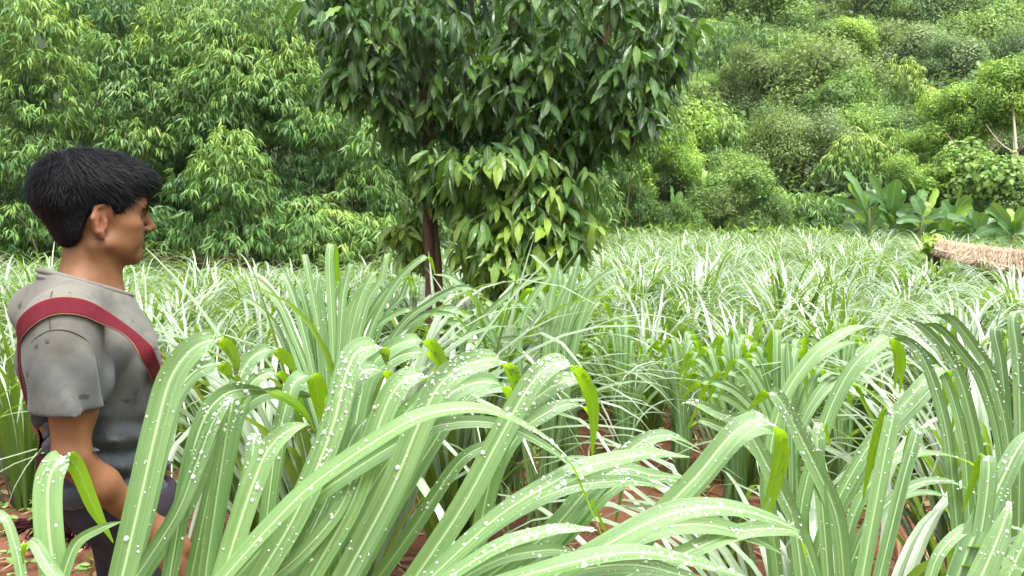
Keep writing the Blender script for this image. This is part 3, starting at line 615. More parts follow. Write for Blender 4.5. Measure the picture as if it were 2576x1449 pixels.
def build_bamboo():
    r = np.random.default_rng(77)
    A = auto_lobes
    bamboo(60, 13.6, [(60, 60, 0, 95, 1.2, .15), (120, 120, .2, 90, 1.4, .25), (110, 250, .3, 95, 1.5, .22), (95, 380, .4, 90, 1.3, .1), (30, 430, .2, 75, 1.0, .05), (30, 560, .2, 75, .8, .05), (20, 250, .8, 90, 1.1, -.1), (150, 470, 1.2, 80, 1.0, -.15), (60, 640, 1, 80, .8, -.1), (-60, 300, .5, 120, 1.6, 0), (-60, 100, .5, 120, 1.6, 0)] + A(r, -40, 170, -160, 640, 10, 60, 90, (1.2, 2.6)), "tall pale green bamboo clump at the left edge", 1)
    bamboo(280, 15.2, [(250, 60, .6, 90, 1.0, -.2), (220, 190, .5, 85, .9, -.15), (290, 170, .2, 95, .9, .0), (330, 260, 0, 110, .7, .02), (260, 320, 0, 85, .6, .12), (350, 360, -.2, 90, .6, .12), (190, 330, 1.2, 70, .8, -.25), (300, 420, 1.5, 80, .6, -.3), (430, 180, .3, 75, .8, .05), (420, 100, .2, 70, 1.2, .28), (330, 30, .8, 100, .8, -.1)] + A(r, 170, 440, -150, 560, 14, 60, 95, (1.2, 3)), "dark bamboo clump above the man's head", 2)
    bamboo(540, 15.0, [(560, 120, .3, 110, .9, .1), (600, 190, .1, 120, .7, .15), (520, 250, .2, 100, .7, .08), (650, 250, 0, 110, .7, .1), (560, 330, .1, 110, .6, .02), (480, 60, .6, 100, .9, .05), (650, 60, .5, 110, .9, .05), (470, 300, .5, 80, .6, 0), (730, 200, .2, 90, .8, .18), (700, 110, .5, 80, .9, .22)] + A(r, 430, 760, -160, 420, 12, 60, 100, (1.2, 3)), "broad bamboo clump with bright drooping tiers in the middle of the thicket", 3)
    bamboo(590, 13.3, [(580, 380, 0, 78, .8, .25), (560, 450, .1, 85, 1.0, .2), (610, 470, .2, 75, 1.0, .12), (550, 540, .3, 80, .8, .0), (640, 550, .4, 70, .8, .0), (480, 470, .6, 60, .9, -.05), (600, 610, .2, 90, .5, .05), (500, 600, .5, 70, .5, -.1)], "rounded bright young bamboo right of the man's forehead", 4, ncul=4)
    bamboo(820, 14.6, [(790, 330, .5, 90, .7, .05), (880, 300, .4, 90, .7, .12), (950, 360, .2, 80, .8, .1), (760, 430, 1.2, 80, .6, -.25), (850, 430, .9, 80, .6, -.15), (930, 470, .5, 80, .7, .08), (790, 540, .3, 90, .6, .05), (880, 570, .1, 90, .5, .1), (720, 600, .1, 90, .4, .15), (820, 630, -.2, 110, .35, .2), (950, 570, .3, 70, .6, .1), (700, 490, .8, 80, .7, -.15)] + A(r, 690, 1000, 250, 640, 10, 60, 90, (1.2, 2.6)), "bamboo clump hanging low left of the tree trunk", 5)
    bamboo(860, 17.5, [(800, 60, 0, 120, .9, .1), (900, 160, 0, 120, .8, .12), (860, 240, -.3, 110, .7, .15), (960, 260, .3, 110, .8, .1), (1000, 60, .5, 130, 1, 0)] + A(r, 750, 1090, -160, 330, 12, 70, 110, (.5, 2.5)), "bamboo clump showing left of the tree's upper leaves", 6)
    bamboo(1030, 17.0, A(r, 960, 1140, 260, 640, 14, 55, 85, (0, 2.5)), "bamboo clump behind the tree trunk", 7)
    bamboo(360, 17.5, A(r, 100, 620, 350, 640, 18, 70, 110, (0, 1.5)), "shaded bamboo clump behind the man's head", 8, tint=.2)  # low tint puts the shade into the leaf colour
    bamboo(1250, 21.0, A(r, 1080, 1480, -100, 600, 30, 70, 120, (0, 2.5)), "bamboo clump hidden for the most part by the leafy tree", 9, dens=16, leaf=.3)
    bamboo(1620, 27.0, [(1600, 200, 0, 70, 1.2, .2), (1640, 250, 0, 80, 1.0, .2), (1590, 300, 0, 70, 1, .1), (1660, 330, 0, 70, .9, .1), (1600, 380, .3, 60, .9, 0), (1550, 440, .2, 60, .9, -.1), (1640, 170, .5, 70, 1.1, .1), (1560, 320, 1, 80, 1, -.1)], "bright bamboo clump just right of the leafy tree", 10, dens=34, leaf=.25)
    bamboo(420, 13.9, [(x, 590 + 25 * math.sin(x), r.uniform(0, 1), r.uniform(55, 80), .7, r.normal(-.02, .12)) for x in range(-40, 1010, 55)], "low fringe of bamboo shoots along the back of the left field", 16, ncul=5)
    bamboo(640, 18.8, A(r, 150, 1060, -120, 630, 46, 95, 140, (0, 1.0)), "dim bamboo clump at the back of the thicket, left of the tree", 17, dens=22, leaf=.26, tint=.3, ncul=2)  # dark tint paints this backing bamboo as if in shade
    # on the hill
    def hillb(fx, d, lobes, lab, seed, tint=.5): bamboo(fx, d, lobes, lab, seed, "bamboo clumps on the hill", 16, .36, tint - .16, 4)
    hillb(1830, 52, [(1830, 110, 0, 70, 1.0, 0), (1790, 160, 0, 75, 1.1, 0), (1850, 190, 0, 75, 1.1, .05), (1930, 140, 0, 60, 1.2, .1), (1890, 110, .5, 50, 1.3, .1), (1760, 190, 0, 60, 1.2, .1), (1820, 250, 0, 70, 1, -.1), (1930, 210, .5, 60, 1, 0)], "pale feathery bamboo clump high on the hill right of the tree", 11, .52)
    hillb(1740, 37, [(1740, 270, 0, 70, .9, .2), (1790, 320, 0, 70, .8, .2), (1700, 330, 0, 70, .9, .15), (1830, 360, 0, 65, .8, .15), (1760, 390, 0, 70, .8, 0), (1860, 330, .3, 55, .8, .15), (1690, 240, .5, 60, 1, .2), (1820, 420, 0, 65, .8, 0)], "bright drooping bamboo at the foot of the hill right of the tree", 12, .55)
    hillb(2310, 42, [(2262, 165, 0, 26, 1.2, .35), (2285, 195, 0, 32, 1.2, .35), (2310, 225, 0, 34, 1.1, .35), (2340, 255, 0, 34, 1.1, .35), (2355, 285, 0, 30, 1.2, .35), (2290, 240, .4, 40, 1.2, .1), (2330, 300, .3, 40, 1.2, .1)], "bright plume of bamboo leaning right in the middle of the hill", 13, .6)
    hillb(2200, 33, [(2150, 380, 0, 60, .9, .2), (2210, 400, 0, 65, .9, .25), (2270, 420, 0, 60, .9, .2), (2180, 450, 0, 60, .8, .1), (2110, 430, .3, 55, .9, .1), (2230, 360, .5, 50, 1, .2)], "light green bamboo above the banana plants", 14, .6)
    hillb(2050, 29, [(2000, 520, 0, 60, .7, .2), (2060, 530, 0, 70, .7, .15), (2120, 540, 0, 65, .7, .1), (2040, 570, 0, 80, .4, .05), (2130, 580, 0, 60, .5, 0), (1960, 560, 0, 60, .5, .1)], "low feathery bamboo left of the banana plants", 15, .55)
build_bamboo()

# ------------------------------------------------------------------ the leafy tree in the middle
def wavy_leaf(w, droop, seed, seg=9, cols=5):
    V, F, uv = leaf_template(seg, w, droop, .2, cols); r = np.random.default_rng(seed); e = np.abs(uv[:, 0] - .5) * 2
    V[:, 2] += w * .10 * e * np.sin(uv[:, 1] * 26 + r.uniform(0, 6) + 2.2 * (uv[:, 0] > .5)) * np.sin(np.pi * uv[:, 1]); V[:, 1] += .05 * np.sin(uv[:, 1] * 2.6 + r.uniform(0, 3)) * uv[:, 1]; return V, F, uv
def build_tree():
    rs = np.random.default_rng(9); D0 = 6.2
    bx, by = at(1085, 640, D0)[:2]
    t = thing("leafy_tree", "dark glossy tree with large drooping leaves standing in the middle of the field", "tree", (bx, by, H(bx, by)))
    inv = Matrix.Translation(-Vector(t.location))
    def stem(pts, R, name="trunk"):
        P = catmull([at(*p) if len(p) == 3 and p[2] < 20 else np.array(p[:3]) for p in pts], 26)
        rr = np.interp(np.linspace(0, 1, 26), np.linspace(0, 1, len(R)), R) * (1 + .08 * np.sin(np.arange(26) * 1.7))
        V, F, uv = tube(P, rr, 12); o = link(name, mesh(name, V, F, M['bark'], uv), t); o.matrix_parent_inverse = inv; return o
    stem([(1090, 1085, D0), (1086, 900, D0), (1082, 690, D0), (1076, 560, D0), (1072, 420, D0), (1066, 250, D0), (1056, 60, D0), (1048, -120, D0), (1040, -420, D0)], [.052, .040, .034, .031, .028])
    stem([(1100, 1085, D0 + .06), (1108, 900, D0 + .03), (1103, 690, D0 + .02), (1092, 560, D0 + .06), (1084, 330, D0 + .1), (1074, 60, D0 + .05), (1068, -120, D0 + .1), (1090, -400, D0 + .2)], [.042, .032, .028, .025, .022])
    stem([(1330, 1085, D0 + .3), (1332, 800, D0 + .3), (1318, 500, D0 + .35), (1300, 250, D0 + .4), (1280, -50, D0 + .4), (1260, -400, D0 + .4)], [.045, .04, .035, .03])
    stem([(1250, 1085, D0 + .5), (1240, 700, D0 + .5), (1215, 420, D0 + .5), (1190, 200, D0 + .5), (1180, -300, D0 + .5)], [.04, .035, .03, .025])
    stem([(1420, 1085, D0 + .6), (1400, 700, D0 + .5), (1440, 350, D0 + .4), (1520, 100, D0 + .3), (1600, -150, D0 + .3)], [.045, .04, .035, .025])
    for pts in ([(1066, 230, D0), (1000, 120, D0 - .2), (880, 60, D0 - .3)], [(1072, 330, D0), (1000, 250, D0 - .3), (900, 200, D0 - .3)], [(1320, 480, D0 + .3), (1450, 380, D0), (1560, 330, D0 - .2)],
                [(1440, 330, D0 + .4), (1560, 180, D0), (1680, 120, D0 - .1)], [(1076, 560, D0), (1180, 440, D0 - .3), (1300, 400, D0 - .6)], [(1318, 560, D0 + .3), (1400, 500, D0), (1450, 480, D0 - .2)]):
        P = catmull([at(*p) for p in pts], 9); V, F, uv = tube(P, np.linspace(.018, .006, 9), 6)
        o = link("limb", mesh("limb", V, F, M['bark'], uv), t); o.matrix_parent_inverse = inv
    # whorls of leaves on the outside of these masses: (x, y, rx, ry, depth, depth radius, count, tint); the lowest tints paint the crown's shaded inside
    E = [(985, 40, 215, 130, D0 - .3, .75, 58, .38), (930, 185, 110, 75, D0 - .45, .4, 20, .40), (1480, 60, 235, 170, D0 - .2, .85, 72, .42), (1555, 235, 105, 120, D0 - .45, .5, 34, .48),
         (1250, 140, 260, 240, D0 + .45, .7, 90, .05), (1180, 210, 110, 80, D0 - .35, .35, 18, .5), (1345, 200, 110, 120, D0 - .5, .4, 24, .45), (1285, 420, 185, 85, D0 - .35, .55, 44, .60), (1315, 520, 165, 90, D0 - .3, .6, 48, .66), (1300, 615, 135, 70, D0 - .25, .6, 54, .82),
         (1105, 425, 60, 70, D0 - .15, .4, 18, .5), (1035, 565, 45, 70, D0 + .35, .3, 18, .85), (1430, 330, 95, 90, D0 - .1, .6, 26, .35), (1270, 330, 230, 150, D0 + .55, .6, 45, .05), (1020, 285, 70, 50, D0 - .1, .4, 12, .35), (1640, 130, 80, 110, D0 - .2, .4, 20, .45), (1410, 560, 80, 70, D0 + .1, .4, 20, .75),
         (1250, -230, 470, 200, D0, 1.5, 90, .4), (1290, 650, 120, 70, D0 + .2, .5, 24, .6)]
    O, Dr, sz, ti, nz = [], [], [], [], []
    for (x, y, rx, ry, d, rd, n, tt) in E:
        n = int(n * 1.7); q = sphere_pts(rs, n); q[:, 1] = -np.abs(q[:, 1]) * np.sign(rs.random(n) - .22); q = norm(q)
        n = len(q); k = rs.uniform(.6, 1.08, n) + .22 * (rs.random(n) < .1); c = at(x, y, d)
        P = c + q * k[:, None] * np.array([rx / FPX * d, rd, ry / FPX * d])
        for p, o in zip(P, q):
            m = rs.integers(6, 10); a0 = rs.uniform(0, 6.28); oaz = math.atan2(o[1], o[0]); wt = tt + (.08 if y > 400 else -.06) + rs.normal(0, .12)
            for j in range(m):
                az = a0 + j * 2.399; az = oaz + ((az - oaz + np.pi) % (2 * np.pi) - np.pi) * .85
                el = -rs.uniform(.35, 1.4) + (.35 if j > m - 3 else 0)
                O.append(p + np.array([math.cos(az), math.sin(az), 0]) * .02 - np.array([0, 0, .012 * j])); Dr.append((math.cos(az) * math.cos(el), math.sin(az) * math.cos(el), math.sin(el)))
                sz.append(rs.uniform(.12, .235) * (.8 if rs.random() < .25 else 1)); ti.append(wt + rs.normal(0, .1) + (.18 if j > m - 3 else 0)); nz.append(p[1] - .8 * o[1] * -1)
    O, Dr, sz, ti = np.array(O), np.array(Dr), np.array(sz), np.clip(ti, 0, 1)
    tm = [wavy_leaf(.31, .5, 1), wavy_leaf(.28, .85, 2), wavy_leaf(.33, .3, 3)]
    # the leaves that show largest, on the viewer's side and inside the picture, are objects of their own
    rel = O - EYE; dep = rel @ FWD; sy = 724.5 - FPX * (rel @ UPV) / dep
    score = O[:, 1] - sz * 2 + np.where((sy < 5) | (sy > 680), 9, 0)
    own = np.zeros(len(O), bool); own[np.argsort(score)[:300]] = True
    R = frames(Dr, roll=rs.normal(0, .35, len(O)))
    lm = [[mesh("tree_leaf", v, f, M['tree_leaf'], uv, np.full(len(v), tv)) for tv in (.2, .35, .5, .65, .82, .97)] for (v, f, uv) in tm]
    lev = np.array([.2, .35, .5, .65, .82, .97])
    for i in np.where(own)[0]:
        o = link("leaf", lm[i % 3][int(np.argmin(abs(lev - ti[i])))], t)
        mt = Matrix([[*(R[i][:, r] * sz[i]), O[i][r]] for r in range(3)] + [[0, 0, 0, 1]])
        o.matrix_parent_inverse = inv; o.matrix_basis = mt
    b = Bag(); rest = np.where(~own)[0]
    tl = [wavy_leaf(.31, .5, 1, 6, 3), wavy_leaf(.28, .85, 2, 6, 3), wavy_leaf(.33, .3, 3, 6, 3)]
    for k in range(3):
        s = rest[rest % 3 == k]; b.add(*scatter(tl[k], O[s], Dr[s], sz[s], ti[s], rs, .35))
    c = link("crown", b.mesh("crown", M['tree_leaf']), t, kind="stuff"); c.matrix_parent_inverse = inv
    print("tree leaves", len(O))
build_tree()

# ------------------------------------------------------------------ woods on the hill
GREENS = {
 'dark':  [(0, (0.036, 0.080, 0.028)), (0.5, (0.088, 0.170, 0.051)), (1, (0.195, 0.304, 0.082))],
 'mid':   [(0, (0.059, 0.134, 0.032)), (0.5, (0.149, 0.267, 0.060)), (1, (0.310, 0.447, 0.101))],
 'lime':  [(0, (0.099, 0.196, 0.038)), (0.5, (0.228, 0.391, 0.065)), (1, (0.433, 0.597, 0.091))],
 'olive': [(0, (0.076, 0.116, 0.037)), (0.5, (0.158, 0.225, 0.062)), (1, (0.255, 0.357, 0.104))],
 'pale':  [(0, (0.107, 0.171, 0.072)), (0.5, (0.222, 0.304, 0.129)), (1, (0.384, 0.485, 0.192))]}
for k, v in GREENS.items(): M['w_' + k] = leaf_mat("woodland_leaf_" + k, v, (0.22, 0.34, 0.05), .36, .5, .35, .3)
def crown_mesh(rs, key, nl=9, leaf=.16, n=5200, flat=1.0, round_leaf=False):
    "unit crown: leafy lobes heaped into a dome of radius about 1"
    b = Bag(); w = .75 if round_leaf else .5; L = []
    for i in range(nl):
        d = sphere_pts(rs, 1)[0]; L.append((d * np.array([.68, .68, .66 * flat]) * rs.uniform(.45, 1.2), rs.uniform(.20, .48)))
    tot = sum(r * r for _, r in L)
    for c, r in L:
        m = int(n * r * r / tot); q = sphere_pts(rs, m); q[:, 2] = q[:, 2] * .8 + .2; q = norm(q)
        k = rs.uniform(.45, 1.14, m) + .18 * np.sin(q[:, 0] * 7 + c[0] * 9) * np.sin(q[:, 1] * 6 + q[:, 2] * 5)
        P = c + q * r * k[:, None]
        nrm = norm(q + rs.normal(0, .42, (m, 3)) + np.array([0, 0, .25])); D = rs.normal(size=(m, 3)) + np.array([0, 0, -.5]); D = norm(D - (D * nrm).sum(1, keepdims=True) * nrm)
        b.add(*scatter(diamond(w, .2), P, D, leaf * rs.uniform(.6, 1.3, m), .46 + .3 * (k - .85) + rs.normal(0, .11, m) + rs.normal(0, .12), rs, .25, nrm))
    return b.mesh("crown_" + key, M['w_' + key])
def build_woods():
    rs = np.random.default_rng(31)
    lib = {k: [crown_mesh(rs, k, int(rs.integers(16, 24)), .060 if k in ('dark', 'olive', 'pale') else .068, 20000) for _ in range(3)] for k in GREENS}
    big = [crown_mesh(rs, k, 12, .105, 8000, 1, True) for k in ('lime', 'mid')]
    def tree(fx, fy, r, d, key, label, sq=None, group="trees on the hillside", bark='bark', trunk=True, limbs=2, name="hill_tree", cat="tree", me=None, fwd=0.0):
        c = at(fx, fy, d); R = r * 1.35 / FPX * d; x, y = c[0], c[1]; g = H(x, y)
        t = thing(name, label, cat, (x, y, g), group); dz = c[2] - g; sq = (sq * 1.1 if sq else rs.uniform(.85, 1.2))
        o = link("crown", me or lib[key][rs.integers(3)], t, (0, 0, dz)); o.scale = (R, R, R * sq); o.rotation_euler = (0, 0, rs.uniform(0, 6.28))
        h = max(dz + R * sq * .35, .4); bnd = rs.normal(0, .12, 2) * h * .5
        s = np.linspace(0, 1, 7); P = np.stack([bnd[0] * np.sin(s * 3), bnd[1] * np.sin(s * 2.5) - fwd * (1 - s ** 1.5), s * h - .1 - fwd * .4 * (1 - s)], 1)
        V, F, uv = tube(P, np.linspace(.035 + R * .045, .02, 7), 7); link("trunk", mesh("trunk", V, F, M[bark], uv), t)
        for i in range(limbs):
            a = rs.uniform(0, 6.28); b0 = np.array([P[4][0], P[4][1], h * .55]); b1 = b0 + np.array([math.cos(a) * R * .6, math.sin(a) * R * .6, R * sq * .6])
            V, F, uv = tube(catmull([b0, (b0 + b1) / 2 + np.array([0, 0, -.1 * R]), b1], 6), np.linspace(.02 + R * .02, .01, 6), 5); link("limb", mesh("limb", V, F, M[bark], uv), t)
        return t
    T = tree
    # ridge of the picture, farthest
    T(1790, 25, 80, 76, 'mid', "mid-green tree at the top of the hill beside the leafy tree's tip")
    T(1930, 45, 90, 74, 'mid', "broad green tree at the top of the hill, left of the bare pale trunk")
    T(2055, 50, 75, 78, 'olive', "brownish thin-crowned tree at the top of the hill with a pale slanting trunk", bark='pale_bark')
    T(2160, 40, 85, 80, 'dark', "dark tree at the top of the hill just right of the pale slanting trunk")
    T(2260, 25, 115, 78, 'dark', "large dark tree at the top of the hill")
    T(2350, 75, 90, 72, 'dark', "dark tree below the large dark one at the top of the hill")
    T(2450, 30, 90, 74, 'mid', "green tree in the top right of the hill")
    T(2555, 70, 80, 70, 'dark', "dark blue-green tree in the top right corner")
    T(1700, 70, 80, 74, 'dark', "dark tree behind the leafy tree's right edge near the top of the hill")
    T(2100, -60, 110, 86, 'dark', "dark crown cut by the top edge above the pale slanting trunk")
    T(2400, -50, 110, 86, 'dark', "dark crown cut by the top edge on the right")
    T(1850, -60, 100, 86, 'mid', "crown cut by the top edge beside the leafy tree")
    # upper slope
    T(2000, 165, 70, 58, 'mid', "rounded green tree right of the pale bamboo on the hill")
    T(2085, 120, 55, 60, 'mid', "small green tree under the pale slanting trunk")
    T(2130, 110, 55, 59, 'lime', "yellow-green tree high on the hill")
    T(2120, 175, 65, 57, 'pale', "greyish green tree below the yellow-green one high on the hill")
    T(2215, 150, 70, 60, 'olive', "brown-grey tree left of the leaning bamboo plume")
    T(2320, 150, 85, 58, 'pale', "pale domed tree behind the leaning bamboo plume")
    T(2390, 205, 80, 55, 'pale', "grey-green domed tree right of the leaning bamboo plume")
    T(2440, 130, 75, 60, 'mid', "green tree above the high banana plant")
    T(2510, 110, 80, 60, 'mid', "mid-green tree at the right, above the feathery tree")
    T(2565, 180, 75, 55, 'dark', "dark tree at the right edge above the feathery tree")
    T(1960, 215, 60, 52, 'lime', "light green tree in front of the pale bamboo on the hill")
    T(2030, 225, 55, 50, 'lime', "yellow-green tree just above the large olive dome")
    T(1880, 260, 60, 48, 'mid', "green tree left of the large olive dome")
    T(2230, 260, 75, 50, 'dark', "dark tree in the shade left of the leaning plume")
    T(2440, 270, 60, 46, 'dark', "dark tree under the high banana plant")
    # middle slope
    T(2060, 285, 135, 44, 'olive', "large olive-brown domed tree in the middle of the hill", .9)
    T(2150, 260, 70, 43, 'lime', "light green crown on the right shoulder of the large olive dome")
    T(1930, 330, 70, 42, 'dark', "dark shrub at the left foot of the large olive dome")
    T(2230, 350, 80, 40, 'dark', "dark tree right of the large olive dome")
    T(2320, 340, 85, 38, 'mid', "green tree below the leaning bamboo plume")
    T(2130, 350, 55, 38, 'lime', "bright lime tree under the large olive dome")
    T(1960, 410, 85, 35, 'olive', "grey-brown bush below the large olive dome")
    T(2060, 400, 75, 35, 'pale', "greyish bush in the middle, above the low feathery bamboo")
    T(2420, 305, 80, 31, 'lime', "feathery yellow-green tree on the right with bare lower branches", .95, bark='pale_bark', limbs=4, fwd=1.9)
    T(2545, 240, 84, 29.5, 'lime', "tall yellow-green tree at the right edge with a pale forked trunk", .95, bark='pale_bark', limbs=4, fwd=1.9)
    T(2330, 400, 70, 34, 'lime', "light green tree left of the pale forked trunk")
    T(2470, 410, 80, 35, 'olive', "olive tree between the two pale-trunked trees", .8)
    T(2570, 380, 80, 35, 'dark', "dark tree at the right edge behind the pale forked trunk")
    T(1600, 420, 75, 31, 'lime', "layered yellow-green bush right of the leafy tree")
    T(1720, 405, 50, 31, 'lime', "small bright yellow-green crown beside the layered bush")
    T(1680, 460, 60, 32, 'dark', "dark bush under the small bright crown")
    T(1540, 400, 60, 33, 'mid', "green bush peeping out from behind the leafy tree's right side")
    T(1850, 430, 60, 33, 'mid', "green bush above the spreading shrub")
    for k in range(46):
        fx, d = rs.uniform(1480, 2640), rs.uniform(33, 84); x = (fx - 1288) / FPX * d; rr = rs.uniform(1.3, 2.6); zc = H(x, d) + rr * rs.uniform(.6, 1.3)
        fy = 583 - (zc - 1.5) / d * FPX; key = ['mid', 'dark', 'pale', 'olive', 'mid', 'dark', 'lime'][k % 7]
        T(fx, fy, rr / d * FPX / 1.35, d, key, ('small %s tree lost among the bigger crowns of the wooded slope' % {'mid': 'mid-green', 'dark': 'dark', 'pale': 'greyish', 'olive': 'olive', 'lime': 'light green'}[key]), group='small %s trees scattered between the bigger crowns' % key)
    # foot of the hill
    S = dict(group="shrubs along the foot of the hill", name="shrub", cat="shrub", limbs=2)
    T(1560, 520, 70, 28.5, 'mid', "rounded shrub at the field edge right of the leafy tree", **S)
    T(1620, 560, 60, 28.3, 'dark', "dark low shrub at the field edge left of the short banana plants", **S)
    T(1500, 560, 60, 28.5, 'mid', "shrub at the field edge half hidden by the leafy tree", **S)
    T(1690, 575, 50, 28.3, 'mid', "low green shrub at the field edge under the short banana plants", **S)
    T(1880, 490, 95, 28.8, 'mid', "spreading layered shrub in the middle of the field's far edge", .75, **S)
    T(1830, 540, 60, 28.4, 'olive', "brownish shrub under the spreading layered shrub", .8, **S)
    T(1930, 550, 55, 28.4, 'dark', "dark shrub right under the spreading layered shrub", .8, **S)
    T(1770, 560, 50, 28.4, 'mid', "low shrub left of the spreading layered shrub", .7, **S)
    T(2480, 470, 105, 26.5, 'mid', "broad-leaved shrub behind the banana plants on the right", .9, me=big[1], **S)
    T(2380, 440, 60, 27.5, 'lime', "lime shrub above the banana plants", .9, me=big[0], **S)
    T(2280, 440, 45, 27.5, 'lime', "small lime shrub left of the banana plants' tallest leaf", .8, **S)
    T(2570, 520, 70, 25.5, 'dark', "dark shrub at the right edge behind the far banana plant", .9, **S)
    for k, (x, y, r) in enumerate([(2180, 590, 45), (2270, 600, 45), (2350, 600, 45), (2450, 610, 50), (2540, 620, 50)]):  # dark shrubs added to darken the base of the banana row
        T(x, y, r, 24.2 - k * .5, 'dark', 'dark low shrub at the foot of the ' + ['leftmost', 'second', 'middle', 'fourth', 'rightmost'][k] + ' banana plants in the row', .8, **S)
    # undergrowth carpeting the slope
    b = Bag(); n = 46000; y = 27.6 + 62 * rs.random(n) ** 1.6; x = (rs.random(n) * 1.45 - .35) * y * .68
    keep = (x > -2) | (y > 30); x, y = x[keep], y[keep]; n = len(x)
    P = np.stack([x, y, height(x, y) + rs.random(n) ** 2 * (.9 + .02 * y)], 1); D = norm(rs.normal(size=(n, 3)) + np.array([0, -.5, .3]))
    b.add(*scatter(diamond(.5), P, D, rs.uniform(.16, .34, n) * (1 + y / 70), rs.normal(.2, .18, n), rs, .8))  # low tints paint shade into the gaps between the crowns
    n = 9000; x = rs.uniform(-14, 3, n); y = 14.6 + rs.random(n) * 14
    P = np.stack([x, y, height(x, y) + rs.random(n) * .5], 1); D = norm(rs.normal(size=(n, 3)) + np.array([0, -.5, .3]))
    b.add(*scatter(diamond(.35), P, D, rs.uniform(.15, .3, n), rs.normal(.35, .2, n), rs, .8))
    link("undergrowth", b.mesh("undergrowth", M['w_dark']), kind="stuff", label="leafy undergrowth covering the hillside between the trees", cat="undergrowth")
    # bright weeds along the far edge of the field
    b = Bag(); n = 4200; x = rs.uniform(1.5, 17, n); y = 27.0 + rs.random(n) * 1.3 - .06 * abs(x - 5)
    P = np.stack([x, y, height(x, y) + rs.random(n) ** 1.2 * 1.15], 1); D = norm(rs.normal(size=(n, 3)) * .6 + np.array([0, -.3, .7]))
    b.add(*scatter(diamond(.3), P, D, rs.uniform(.15, .4, n), rs.normal(.55, .25, n), rs, .8))
    link("edge_weeds", b.mesh("edge_weeds", M['w_lime']), kind="stuff", label="yellow-green weeds along the far edge of the field", cat="weeds")
build_woods()

# ------------------------------------------------------------------ banana plants
def banana_leaf(rs, p0, p1, w, tint, seed):
    p0, p1 = np.array(p0), np.array(p1); L = np.linalg.norm(p1 - p0); s = np.linspace(0, 1, 12)
    up = np.array([0, 0, 1.0]); C = p0 + (p1 - p0) * s[:, None] + up * (L * .10 * np.sin(np.pi * s))[:, None] + np.array([0, -1, 0]) * (rs.normal(0, .06) * L * np.sin(np.pi * s))[:, None]
    W = w * np.clip(np.minimum((s - .06) * 4.5, 1), .05, 1) * np.clip(1 - ((s - .5) / .52) ** 4, .02, 1) ** .6
    T = norm(p1 - p0); view = norm(np.array([0, -1, .35]) + rs.normal(0, .35, 3)); S = np.cross(T, view); S = np.tile(norm(S), (12, 1))
    V, F, uv = ribbon(C, S, W, 5, .25, .05, seed)
    return mesh("banana_leaf", V, F, M['banana_leaf'], uv, np.full(len(V), tint))
